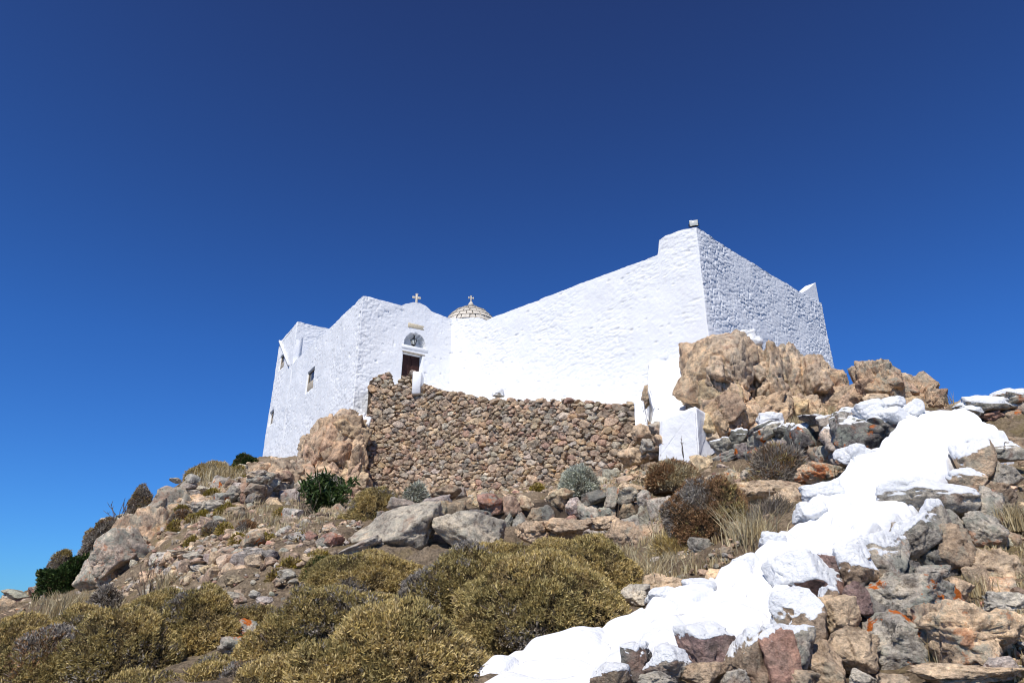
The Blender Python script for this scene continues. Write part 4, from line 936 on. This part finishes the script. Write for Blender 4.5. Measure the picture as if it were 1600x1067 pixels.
# wall head on the right edge, and the rocks beside the path
rng = np.random.default_rng(61)
wr = thing('dry_stone_wall', 'short lichened wall end with whitened top at the right skyline', 'stone wall', P(1580, 660, 10.8))
for (px, py, wp, hp, col, li, ws) in [(1552, 627, 90, 30, 'grey', .35, .75), (1590, 620, 60, 30, 'grey', .5, .4), (1588, 647, 46, 30, 'brown', .75, None), (1555, 648, 40, 20, 'red', .3, None), (1620, 635, 60, 60, 'grey', .4, None), (1528, 640, 46, 18, 'grey', .2, .9), (1600, 665, 50, 24, 'tan', .5, None), (1575, 662, 40, 18, 'brown', .3, None)]:
    rock_px('stone', px, py, wp, hp, 10.6, rng, np.array(PAL[col]), parent=wr, sub=4, lich=li, wash=ws)
loose = [  # hero rocks with labels of their own
    (1548, 1003, 160, 120, 4.35, 'sand', .5, 'big tan block with orange lichen at the right edge of the path'),
    (1577, 893, 84, 74, 6.0, 'sand', .1, 'sandy layered rock at the right edge above the path'), (1582, 944, 76, 36, 5.2, 'pale', .1, 'pale flat slab on the path at the right edge'),
    (1520, 1056, 180, 34, 4.1, 'sand', .1, 'flat orange slab in the bottom right corner'), (1592, 850, 40, 50, 6.9, 'tan', .3, 'tan rock at the right edge beside the dry tuft'), (1596, 700, 40, 40, 9.6, 'brown', .5, 'brown rock at the right edge beneath the skyline wall end'),
    (1210, 772, 150, 48, 8.9, 'sand', .1, 'wide sandy pink rock left of the white wall'), (1165, 800, 60, 42, 9.2, 'tan', .1, 'tan rock tucked under the wide sandy pink rock'), (1290, 740, 84, 38, 9.4, 'tan', .6, 'orange lichened rock under the dark boulder'), (1240, 775, 60, 40, 8.6, 'sand', .1, 'rounded sandy rock close to the white wall'),
    (1142, 846, 92, 80, 8.2, 'grey', .2, 'large pale grey rock beside the twiggy grey shrub'), (1035, 916, 80, 42, 6.8, 'sand', .1, 'sandy rock with red flank at the end of the big bush'), (1000, 930, 60, 34, 6.6, 'pale', .05, 'flat pale rock touching the big bush'), (1128, 900, 50, 24, 7.0, 'sand', .05, 'small sandy rock against the white wall'),
    (1150, 830, 50, 40, 8.8, 'tan', .1, 'pinkish rock above the large pale grey rock'), (1190, 735, 60, 26, 11.0, 'grey', .4, 'grey rock at the foot of the low grey wall'), (990, 762, 36, 18, 13.2, 'sand', .05, 'flat sandy stone on the slope below the rubble wall'),
    (1040, 690, 40, 24, 16.6, 'tan', .1, 'tan rock left of the white masonry block'), (1018, 695, 34, 24, 16.8, 'grey', .1, 'grey stone at the foot of the rubble wall end'), (1015, 842, 70, 50, 10.2, 'tan', .4, 'lichened brown rock right of the ruined wall'), (975, 835, 60, 46, 10.8, 'tan', .2, 'tan rock at the right end of the ruined wall'), (1060, 830, 60, 44, 10, 'brown', .3, 'brown rock in front of the dry brown bush'),
    (890, 825, 76, 34, 11.2, 'tan', .15, 'pinkish tan rock in front of the ruined wall'), (835, 830, 60, 40, 11.2, 'tan', .1, 'tan rock beside the right grey slab'), (945, 815, 60, 24, 11.4, 'sand', .1, 'sandy slanted rock on the ruined wall line'),
    (652, 768, 46, 30, 21.0, 'tan', .1, 'tan bedrock knob behind the small silver plant at the rubble wall foot'), (695, 770, 50, 26, 20.8, 'brown', .2, 'brown rock at the rubble wall foot right of the small silver plant'),
    (1006, 676, 36, 34, 18.1, 'tan', .1, 'tan rock beneath the small upright whitewashed slab'), (1030, 668, 30, 28, 17.3, 'grey', .2, 'grey rock touching the left side of the white masonry block'), (1024, 708, 44, 30, 17.0, 'tan', .1, 'broad tan rock at the left foot of the white masonry block'), (985, 712, 40, 28, 18.2, 'sand', .1, 'sandy rock leaning on the right foot of the rubble wall'),
    (400, 900, 34, 24, 10.8, 'pale', .05, 'pale rock at the top of the left bushes'), (330, 898, 40, 24, 12.2, 'grey', .2, 'grey rock on the left scree with orange stain'), (340, 870, 34, 24, 13.4, 'sand', .05, 'upright sandy rock on the left terrace wall'), (384, 985, 44, 34, 7.6, 'grey', .8, 'orange lichened rock between the left bushes'), (362, 1010, 50, 28, 7.2, 'grey', .8, 'flat lichened rock lowest between the left bushes'),
    (460, 860, 40, 20, 11.5, 'tan', .1, 'low tan rock left of the grey slabs'), (205, 935, 44, 18, 13.2, 'sand', .05, 'sandy rock among the left bushes'), (320, 790, 60, 26, 17.2, 'grey', .1, 'long grey rock below the small tumbled wall')]
for (px, py, wp, hp, Y, col, li, lab) in loose:
    if lab.endswith('between the left bushes'): Y = hit(px, py + hp * .4)[1] - .15
    o = rock_px('rock', px, py, wp, hp, Y, rng, np.array(PAL[col]), sub=5 if wp > 50 else 4, lich=li); tag(o, lab, 'rock')
o = rock_px('slab', 618, 833, 150, 82, 11.3, np.random.default_rng(3), np.array([.40, .355, .285]), sub=5, lich=.25, rot=rotm(np.random.default_rng(8), .2), rough=.03); tag(o, 'left large grey slab leaning on the slope above the bushes', 'rock'); o.rotation_euler = (R(10), R(-16), 0)
o = rock_px('slab', 732, 828, 112, 62, 11.2, np.random.default_rng(6), np.array([.40, .355, .285]), sub=5, lich=.25, rough=.03); tag(o, 'right large grey slab leaning on the slope above the bushes', 'rock'); o.rotation_euler = (R(8), R(12), 0)
o = rock_px('slab', 540, 862, 110, 26, 10.9, np.random.default_rng(9), np.array(PAL['grey']) * 1.1, sub=5, lich=.15, rough=.03); tag(o, 'low grey slab running down from the left large slab', 'rock'); o.rotation_euler = (0, R(-20), 0)

# ---------------------------------------------------------------- scree
def inside(poly, x, y):
    c = False; n = len(poly)
    for i in range(n):
        (x1, y1), (x2, y2) = poly[i], poly[i - 1]
        if (y1 > y) != (y2 > y) and x < (x2 - x1) * (y - y1) / (y2 - y1) + x1: c = not c
    return c
def scatter(poly, n, rng):
    xs = [p[0] for p in poly]; ys = [p[1] for p in poly]; out = []
    while len(out) < n:
        x, y = rng.uniform(min(xs), max(xs)), rng.uniform(min(ys), max(ys))
        if inside(poly, x, y): out.append((x, y))
    return out
zones = [([(150, 925), (240, 800), (330, 748), (400, 728), (455, 722), (560, 780), (600, 800), (540, 860), (470, 905), (400, 960), (330, 925), (230, 940)], 130, 5600, 'loose tan and grey rocks on the left scree slope', 'loose rock on the scree slope left of the grey slabs', dict(tan=3.4, grey=2.6, pale=.7, sand=.8, red=.4, brown=2.2)),
         ([(560, 775), (760, 770), (960, 740), (1060, 700), (1180, 740), (1180, 760), (1080, 850), (1000, 850), (1020, 800), (900, 765), (600, 782)], 36, 2200, 'loose rocks between the rubble wall and the bushes', 'loose rock on the slope under the rubble wall', dict(tan=3, grey=2.5, sand=1.5, red=.7, brown=1)),
         ([(1600, 1067), (1600, 680), (1700, 680), (2300, 800), (2300, 1067)], 0, 1300, '', '', dict(tan=3, sand=2.5, grey=2, brown=1)), ([(-500, 1067), (-500, 960), (0, 960), (0, 1067)], 0, 400, '', '', dict(tan=3, sand=2.5, grey=2)),
         ([(575, 792), (575, 768), (760, 768), (960, 745), (1050, 715), (1060, 745), (960, 775), (760, 790)], 24, 1100, 'fallen stones along the foot of the rubble wall', 'fallen stone at the foot of the rubble wall', dict(tan=4, grey=2, sand=1.5, brown=2)),
         ([(980, 940), (1130, 880), (1240, 790), (1150, 770), (1060, 860), (960, 900)], 22, 900, 'small rocks in dry grass left of the white wall', 'small rock in the dry grass left of the white wall', dict(tan=3, grey=2.5, sand=2)),
         ([(1480, 1067), (1470, 950), (1540, 850), (1560, 700), (1640, 700), (1640, 1067)], 30, 1200, 'small rocks on the path at the right', 'small rock on the path by the white wall', dict(tan=3, sand=2.5, pale=1, brown=1, red=.6)),
         ([(0, 960), (60, 930), (150, 930), (160, 960), (60, 985), (0, 1000)], 8, 300, 'small rocks at the far left foot of the ridge', 'small rock at the far left foot of the ridge', dict(tan=3, grey=2.5, sand=1.5))]
mb = MB()
for zi, (poly, nb, ns, grp, lab, pal) in enumerate(zones):
    rng = np.random.default_rng(80 + zi)
    for i, (x, y) in enumerate(scatter(poly, nb + ns, rng)):
        p = hit(x, y); s = pxm(p)
        if i >= nb and fbm(np.array([[p[0] * .7, p[1] * .7, 3.]]), 3, 17)[0] < (-.02 if rng.random() < .8 else -1): continue
        if i < nb:
            wp = rng.uniform(12, 20) + 26 * rng.random() ** 3; w_ = wp / s; size = (w_, w_ * rng.uniform(.6, 1), w_ * rng.uniform(.45, .85))
            if zi == 6: size = tuple(q * 1.3 for q in size)
            o = rock_obj('rock', p + np.array([0, 0, size[2] * .2]), size, rng, pick(rng, pal), sub=3, lich=rng.uniform(0, .5) if rng.random() < .8 else .75, tilt=.35)
            if i % 9 == 4 and zi == 0: o['label'] = lab
            tag(o, lab, 'rock', grp)
        else:
            wp = 2.5 + 10.5 * rng.random() ** 1.6; w_ = wp / s; 
            V_, F_ = stone(rng, 2 if wp > 8 else 1, (w_, w_ * .8, w_ * rng.uniform(.4, .8)), rough=0); mb.add(V_ @ rotm(rng).T + p + np.array([0, 0, w_ * .1]), F_, Col=pick(rng, pal), lich=.1, wash=0)
o = mb.build('scree', M['rock'], smooth=False); tag(o, 'small pebbles and chips strewn over the dry slope', kind='stuff')

# ---------------------------------------------------------------- plants
LEAF = dict(olive=[(.37, .29, .11), (.45, .36, .145), (.25, .195, .07), (.52, .42, .18)], gold=[(.57, .43, .17), (.47, .355, .125), (.64, .50, .24)], grey=[(.36, .315, .26), (.43, .38, .31), (.27, .235, .19)],
            brown=[(.36, .21, .10), (.43, .26, .13), (.25, .14, .07)], green=[(.05, .085, .022), (.075, .115, .03), (.035, .06, .018)], silver=[(.60, .61, .49), (.68, .68, .56), (.48, .50, .39)], straw=[(.56, .46, .27), (.47, .36, .19), (.62, .54, .35)],
            yellow=[(.40, .31, .05), (.31, .24, .05)])
def tufts(rng, pts, nrm, length, width, cols, nb=5, spread=.9, fine=None):
    """radiating leaf blades: nb thin triangles at each point"""
    n = len(pts); m = n * nb
    P0 = np.repeat(pts, nb, 0); N0 = np.repeat(nrm, nb, 0) + rng.normal(0, spread, (m, 3)) * .8; N0 /= np.linalg.norm(N0, axis=1)[:, None] + 1e-9
    T = np.cross(N0, rng.normal(size=(m, 3))); T /= np.linalg.norm(T, axis=1)[:, None] + 1e-9
    L = length * rng.uniform(.5, 1.3, m)[:, None]; W = width * rng.uniform(.7, 1.3, m)[:, None]
    J = P0 + rng.normal(0, length * .25, (m, 3))
    a = J - T * W * .4; b = J + T * W * .4; c = J + N0 * L * .6 + T * W * .5; d = J + N0 * L; e = J + N0 * L * .6 - T * W * .5
    V = np.stack([a, b, c, d, e], 1).reshape(-1, 3); q = np.arange(m) * 5
    F = np.concatenate([np.stack([q, q + 1, q + 2], 1), np.stack([q, q + 2, q + 4], 1), np.stack([q + 4, q + 2, q + 3], 1)])
    C = np.repeat(cols, nb, 0) * rng.uniform(.75, 1.25, (m, 1)); C = np.repeat(C, 5, 0)
    return V, F, C
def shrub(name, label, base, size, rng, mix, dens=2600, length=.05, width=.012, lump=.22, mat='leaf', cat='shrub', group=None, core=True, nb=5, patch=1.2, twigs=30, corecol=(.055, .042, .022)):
    """a cushion shrub: twiggy core and thousands of leaf tufts over a lumpy dome"""
    root = thing(name, label, cat, base, group); sx, sy, sz = np.array(size) / 2; sz = size[2]
    area = 2 * math.pi * ((sx * sy) ** .5) * (sz + (sx + sy) / 2) / 2; n = int(dens * area); n = max(250, min(n, 30000))
    n = int(n * 1.5); D = rng.normal(size=(n, 3)); D[:, 2] = abs(D[:, 2]) - .12; D /= np.linalg.norm(D, axis=1)[:, None]
    off = rng.uniform(0, 50, 3); sc = np.array([sx, sy, sz])
    def surf(D):
        f1, f2, idv, _ = worley(D * sc * (2.4 / max(.25, sx)) * max(.5, sx) * .9 + off, 3)
        return 1 + lump * (.5 - f1) * 1.3 + lump * 1.3 * fbm(D * sc * 1.8 + off, 3, 4) + .05 * fbm(D * sc * 7 + off, 2, 6)
    dp_ = rng.random(n) ** 2.0 * .2; sf = surf(D); kp = (vn(D * sc * sf[:, None] * (.32 / length) + off, 5) > -.08) | (dp_ > .05); D, dp_, sf = D[kp], dp_[kp], sf[kp]; n = len(D)
    r = sf * (1 - dp_); pts = D * sc * r[:, None]; nr = D / sc; nr /= np.linalg.norm(nr, axis=1)[:, None]; nr[:, 2] += .35
    cols = np.empty((n, 3)); names = list(mix); wts = np.array([mix[k] for k in names], float); wts /= wts.sum(); cum = np.cumsum(wts)
    f = fbm(pts * patch * 1.6 + off, 4, 9) * 1.25 + .5 + rng.normal(0, .12, n); f = np.argsort(np.argsort(f)) / n; ki = np.searchsorted(cum, f).clip(0, len(names) - 1)
    for i, nm in enumerate(names):
        m = ki == i; c = np.array(LEAF[nm]); cols[m] = c[rng.integers(0, len(c), m.sum())]
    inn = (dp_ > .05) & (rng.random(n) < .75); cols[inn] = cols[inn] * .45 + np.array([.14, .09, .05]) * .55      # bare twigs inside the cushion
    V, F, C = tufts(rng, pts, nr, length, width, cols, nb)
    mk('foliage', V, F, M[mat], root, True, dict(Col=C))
    if core:
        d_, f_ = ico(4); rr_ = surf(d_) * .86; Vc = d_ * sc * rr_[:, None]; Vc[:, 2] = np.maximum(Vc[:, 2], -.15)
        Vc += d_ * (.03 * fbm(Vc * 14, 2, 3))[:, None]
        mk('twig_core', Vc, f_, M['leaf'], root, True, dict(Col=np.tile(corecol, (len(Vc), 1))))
    if twigs:
        mb = MB()
        for _ in range(twigs):
            d = rng.normal(size=3); d[2] = abs(d[2]) + .1; d /= np.linalg.norm(d); e = d * sc * (1.0 + rng.uniform(-.05, .09)); m_ = e * .5 + rng.normal(0, .04, 3)
            tube(mb, [e * .05, m_, e], .008, .003, 4)
        mb.build('stems', M['bark'], root)
    return root
def shrub_px(name, label, px, pyb, wp, hp, rng, mix, Y=None, dsc=.8, sink=.25, **kw):
    if Y is None: p = hit(px, pyb)
    else: p = P(px, pyb, Y)
    s = pxm(p); w_ = wp / s; h_ = hp / s * (.86 if p[1] < 10 else 1)
    p = p - np.array([0, 0, h_ * sink * .5])
    return shrub(name, label, p, (w_, w_ * dsc, h_ * (1 + sink * .5)), rng, mix, **kw)
rng = np.random.default_rng(101)
OL = dict(grey=.05, olive=.5, gold=.45); OG = dict(grey=.25, olive=.45, gold=.3); GD = dict(grey=.02, olive=.33, gold=.65); GY = dict(grey=.8, brown=.1, olive=.1); BR = dict(grey=.15, brown=.7, olive=.15)
bushes = [
    ('big olive cushion shrub next to the white wall in the centre foreground', 840, 985, 300, 130, 6.0, OL, {}),
    ('olive shrub bulging at the bottom centre beside the white wall foot', 625, 1072, 250, 140, 5.0, OL, {}),
    ('low olive cushion hugging the near end of the white wall', 745, 1030, 130, 60, 5.6, OL, {}),
    ('dark olive shrub between the two grey slabs and the big centre shrub', 730, 955, 230, 100, 7.0, dict(grey=.3, olive=.5, gold=.2), {}),
    ('golden topped cushion shrub below the left large grey slab', 575, 925, 190, 72, 8.2, GD, {}),
    ('golden cushion shrub at the right end of the big centre shrub', 920, 930, 170, 90, 7.0, GD, {}),
    ('grey and olive cushion shrub in the middle of the left foreground', 540, 1000, 240, 90, 6.4, OG, {}),
    ('golden olive cushion shrub at the bottom edge below the grey patch', 560, 1090, 260, 110, 5.0, GD, {}),
    ('olive cushion shrub left of the grey middle shrub', 450, 1040, 180, 100, 6.2, OL, {}),
    ('flat grey thorn cushion at the bottom edge', 395, 1068, 120, 34, 5.6, GY, {}),
    ('large domed olive shrub in the left foreground', 305, 1035, 180, 125, 7.2, OL, {}),
    ('olive shrub at the bottom left of the large domed one', 190, 1070, 190, 120, 6.6, dict(grey=.2, olive=.55, gold=.25), {}),
    ('brownish olive shrub at the bottom left corner', 75, 1078, 190, 100, 6.6, dict(grey=.25, brown=.15, olive=.4, gold=.2), {}),
    ('golden olive shrub at the left edge', 20, 1030, 150, 72, 8.4, GD, {}),
    ('grey thorn cushion among the left edge shrubs', 120, 1010, 130, 62, 9.2, OG, {}),
    ('low olive cushion between the rocks and the left foreground shrubs', 250, 985, 130, 60, 9.4, OG, {}),
    ('grey thorn cushion on the golden shrub below the left slab', 548, 935, 70, 36, 7.8, GY, {}),
    ('low golden cushion at the bottom edge left of the centre', 440, 1092, 150, 60, 5.2, GD, {}),
    ('olive cushion at the bottom edge between the large domed shrub and the grey cushion', 340, 1075, 130, 52, 5.9, OL, {}),
    ('golden cushion at the bottom edge under the corner shrub', 230, 1100, 160, 60, 5.8, GD, {}),
    ('low olive cushion between the middle shrub and the large domed one', 400, 985, 110, 44, 8.0, OL, {}),
    ('small grey thorn cushion in the middle of the left scree slope', 330, 838, 34, 20, None, GY, {}),
    ('small brown cushion above the low curved terrace wall', 385, 832, 36, 18, None, BR, {}),
    ('small brown grey cushion beside the left outcrop', 280, 815, 30, 18, None, dict(grey=.5, brown=.5), {}),
    ('small olive cushion above the big centre shrub under the right slab', 780, 885, 130, 44, 9.0, OL, {}),
    ('olive cushion behind the golden shrub at the end of the centre mass', 860, 885, 120, 44, 8.6, GD, {}),
    ('grey green cushion left of the large domed shrub', 180, 1010, 110, 56, 8.6, OG, {}),
    ('dark green cushion left of the golden topped shrub', 505, 900, 60, 36, 9.4, dict(green=.5, olive=.5), {}),
    ('golden shrub filling the bottom left centre', 330, 1090, 150, 60, 5.6, GD, {}),
    ('olive cushion shrub beside the oleander at the foot of the rubble wall', 585, 815, 100, 52, 14.0, OL, {}),
    ('dry brown bush in front of the low grey wall', 1112, 838, 150, 100, None, BR, {}),
    ('grey twiggy cushion on the left ridge', 135, 990, 70, 40, 11.0, GY, {}),
    ('grey thorn cushion beside the oleander', 440, 835, 50, 24, 14.5, GY, {}),
    ('grey thorn cushion left of the dry grass tussock', 160, 955, 50, 34, 12.5, GY, {}),
    ('brown shrub on the ridge skyline above the grey outcrop', 160, 858, 58, 46, 18.5, dict(grey=.5, brown=.2, olive=.3), {}),
    ('brown shrub on the skyline beside the grey stone heap', 216, 800, 34, 34, 20.5, dict(grey=.6, brown=.15, olive=.25), {}),
    ('small brown shrub behind the green ridge bush', 93, 905, 44, 48, 19.5, dict(grey=.7, olive=.3), {}),
    ('green bush on the left ridge skyline', 105, 935, 80, 62, 17.0, dict(green=.85, olive=.15), dict(length=.09, width=.035, lump=.4)),
    ('small green bush at the far left corner of the chapel', 383, 728, 36, 17, 29.0, dict(green=.9, olive=.1), dict(length=.10, width=.04)),
    ('silver grey plant against the foot of the rubble wall', 905, 764, 56, 32, 16.5, dict(silver=1.), dict(length=.10, width=.02, core=True, corecol=(.12, .12, .09))),
    ('small silver plant by the olive cushion under the rubble wall', 650, 780, 32, 24, 15.5, dict(silver=.8, green=.2), dict(length=.10, width=.02, corecol=(.10, .10, .07))),
    ('dry tan brush on the skyline between chapel and stone heap', 330, 752, 70, 26, 24.0, dict(straw=.5, gold=.5), dict(length=.12, width=.02, corecol=(.2, .15, .08))),
    ('dry brown scrub above the brown bush', 1050, 755, 80, 36, 13.0, dict(brown=.6, straw=.4), dict(length=.09, width=.012, corecol=(.15, .1, .06))),
    ('wiry grey scrub under the low grey wall', 1215, 755, 90, 48, 10.6, dict(grey=.6, brown=.2, olive=.2), dict(length=.11, width=.009, core=True, lump=.5)),
    ('wiry grey thorn scrub close to the white wall', 1205, 850, 80, 56, 8.4, dict(grey=.8, straw=.2), dict(length=.13, width=.007, lump=.5)),
    ('golden tuft in the dry grass below the brown bush', 1060, 880, 80, 40, 8.6, dict(straw=.4, gold=.6), dict(length=.09, width=.010)),
]
for (lab, px, py, wp, hp, Y, mix, kw) in bushes:
    if Y is None: Y = hit(px, py)[1]
    k2 = dict(dens=6500 if Y < 10 else 2600, length=.030 if Y < 10 else .05, width=.0075 if Y < 10 else .012); k2.update(kw)
    shrub_px('shrub', lab, px, py, wp, hp, rng, mix, Y=Y, **k2)
# small yellow cushions
for i, (px, py) in enumerate([(283, 802), (300, 812), (318, 806), (345, 806), (355, 800), (275, 822), (455, 880), (415, 848), (372, 848), (390, 745), (370, 738), (440, 800), (600, 780), (760, 780), (840, 765), (1175, 745), (470, 845), (350, 830), (300, 850), (430, 900), (500, 870), (395, 880), (255, 880), (330, 770), (410, 775), (350, 890)]):
    p = hit(px, py + 4); s = pxm(p)
    shrub('cushion_plant', 'small yellow cushion plant on the dry slope', p - np.array([0, 0, .05]), (24 / s * rng.uniform(.7, 1.2), 20 / s, 14 / s), rng, dict(yellow=.7, gold=.3), dens=2500, length=.07, width=.02, cat='plant', group='small yellow cushion plants on the slope', twigs=0, corecol=(.14, .11, .04))
# oleander: stems with long leaves
def oleander(label, base, h, wd, rng, n=46):
    root = thing('oleander', label, 'shrub', base); mb = MB(); Vs, Fs, Cs = [], [], []; k = 0
    for i in range(n):
        a = rng.uniform(0, 2 * math.pi); lean = rng.uniform(.05, .5) * wd; e = np.array([math.cos(a) * lean, math.sin(a) * lean * .7, h * rng.uniform(.55, 1.05)])
        pts = [np.zeros(3) + rng.normal(0, .05, 3) * [1, 1, 0], e * [.35, .35, .5], e]; tube(mb, pts, .014, .006, 5)
        m = 34; u = rng.uniform(.3, 1, m); pp = np.outer(1 - u, pts[1] * 0) + u[:, None] * e * np.array([1, 1, 1]) ; pp[:, :2] *= (u[:, None] ** .5); N_ = rng.normal(size=(m, 3)) * .8 + np.array([math.cos(a) * .3, math.sin(a) * .3, .7]); N_ /= np.linalg.norm(N_, axis=1)[:, None]
        c = np.array(LEAF['green']); V, F, C = tufts(rng, pp, N_, .17, .035, c[rng.integers(0, 3, m)], 2, .5); Vs.append(V); Fs.append(F + k); Cs.append(C); k += len(V)
    mb.build('stems', M['bark'], root); mk('foliage', np.concatenate(Vs), np.concatenate(Fs), M['gloss_leaf'], root, True, dict(Col=np.concatenate(Cs))); return root
bp = P(505, 822, 16.5); oleander('dark green oleander at the foot of the massive chapel boulder', bp, 78 / pxm(bp), 1.5, rng)
def twigs(name, label, px, py, hp, wp, Y, rng, n=16, col='bark', cat='dead shrub', r=.012):
    p = P(px, py, Y); s = pxm(p); h, wd = hp / s, wp / s; mb = MB()
    for _ in range(n):
        x, y = rng.normal(0, wd * .18), rng.normal(0, wd * .12); e = np.array([x + rng.normal(0, wd * .3), y, h * rng.uniform(.4, 1.05)]); m_ = np.array([x + (e[0] - x) * .35, y, e[2] * .5]) + rng.normal(0, .02, 3)
        tube(mb, [[x * .4, y * .4, -.05], m_, e], r, r * .3, 5)
        for _ in range(3):
            u = rng.uniform(.4, .9); q = m_ * (1 - u) + e * u; tube(mb, [q, q + rng.normal(0, .06, 3) * h + [0, 0, h * .14]], r * .5, r * .2, 4)
    o = mb.build(name, M[col]); o.location = p; return tag(o, label, cat)
twigs('dead_shrub', 'bare dark stems left of the oleander', 470, 828, 60, 34, 16.2, rng, 14)
twigs('dead_shrub', 'bare dark twigs standing on the left skyline', 188, 822, 40, 40, 19.0, rng, 12, r=.014)
twigs('dead_shrub', 'bare thin twigs below the left terrace wall', 232, 945, 70, 50, 12.0, rng, 12, r=.008)
twigs('dead_shrub', 'thin bare twig at the foot of the white masonry block', 1068, 712, 30, 8, 15.5, rng, 3, r=.012)
# grass
def grass(name, label, items, rng, hmul=1.0, kind=None, cat=None, width=.006):
    mb = MB()
    for (p, n, rad, h) in items:
        m = n; b = np.asarray(p) + rng.normal(0, rad, (m, 3)) * [1, 1, 0]; ln = rng.normal(0, .35, (m, 2)); H = h * rng.uniform(.5, 1.2, m)
        T = rng.normal(size=(m, 3)) * [1, 1, 0]; T /= np.linalg.norm(T, axis=1)[:, None] + 1e-9; W = width * rng.uniform(.6, 1.3, m)[:, None] * T
        q1 = b + np.stack([ln[:, 0] * H * .3, ln[:, 1] * H * .3, H * .55], 1); q2 = b + np.stack([ln[:, 0] * H, ln[:, 1] * H, H], 1); b[:, 2] -= .04
        V = np.stack([b - W, b + W, q1 - W * .8, q1 + W * .8, q2], 1).reshape(-1, 3); q = np.arange(m) * 5
        F = np.concatenate([np.stack([q, q + 1, q + 3], 1), np.stack([q, q + 3, q + 2], 1), np.stack([q + 2, q + 3, q + 4], 1)])
        c = np.array(LEAF['straw'])[rng.integers(0, 3, m)] * rng.uniform(.7, 1.1, (m, 1)); mb.add(V, F, Col=np.repeat(c, 5, 0))
    o = mb.build(name, M['straw']); return o
def tussock(label, px, py, wp, hp, Y, rng, n=300, width=.006):
    p = P(px, py, Y) if Y else hit(px, py); s = pxm(p); o = grass('grass_tussock', label, [(p, n, wp / s * .22, hp / s)], rng, width=width); setorigin(o, p); tag(o, label, 'dry grass'); return o
tussock('dry brown grass tussock below the left terrace wall', 262, 945, 50, 48, 12.2, rng, 500, .008)
tussock('tall straw grass beside the dry brush rock on the left ridge', 120, 965, 90, 36, 13.5, rng, 700, .009)
tussock('tan straw tuft on the skyline left of the chapel', 345, 755, 60, 26, 22.5, rng, 600, .012)
tussock('straw grass tuft in front of the wiry grey thorn scrub', 1180, 880, 80, 90, 7.8, rng, 260)
tussock('tall straw grass under the dry brown bush', 1075, 850, 90, 60, 9.0, rng, 260)
tussock('straw grass clump at the right end of the big centre shrub', 1000, 925, 100, 56, 7.2, rng, 420)
tussock('straw grass clump left of the large pale grey rock', 1070, 905, 90, 40, 7.8, rng, 350)
tussock('straw grass at the foot of the lichened face stones', 1475, 1040, 60, 44, 4.6, rng, 500, .003)
tussock('dry tuft at the right edge above the sandy layered rock', 1585, 825, 50, 36, 7.2, rng, 400, .005)
tussock('single dry stalks on the right skyline', 1492, 640, 14, 34, 12.5, rng, 12, .006)
tussock('dry grass tuft at the right foot of the white wall block', 1525, 925, 60, 26, 5.8, rng, 400, .004)
rng = np.random.default_rng(131); items = []
for poly, n in [([(560, 775), (760, 770), (960, 745), (1060, 715), (1180, 745), (1080, 850), (1000, 800), (900, 765), (600, 785)], 300), ([(980, 950), (1130, 880), (1240, 800), (1150, 780), (960, 850)], 110),
                ([(0, 1000), (60, 945), (150, 925), (200, 950), (120, 1000)], 160), ([(250, 800), (345, 742), (455, 735), (560, 790), (500, 850), (300, 830)], 260), ([(1480, 1060), (1470, 980), (1560, 830), (1640, 800), (1640, 1060)], 160), ([(1150, 670), (1330, 640), (1330, 655), (1160, 690)], 50)]:
    for (x, y) in scatter(poly, n, rng):
        p = hit(x, y); items.append((p, 14, 5 / pxm(p), rng.uniform(6, 16) / pxm(p)))
o = grass('dry_grass', '', items, rng, width=.007); tag(o, 'thin straw coloured grass scattered over the dry slope', kind='stuff')
print('objects', len(bpy.data.objects), 'tris', sum(len(m.polygons) for m in bpy.data.meshes))
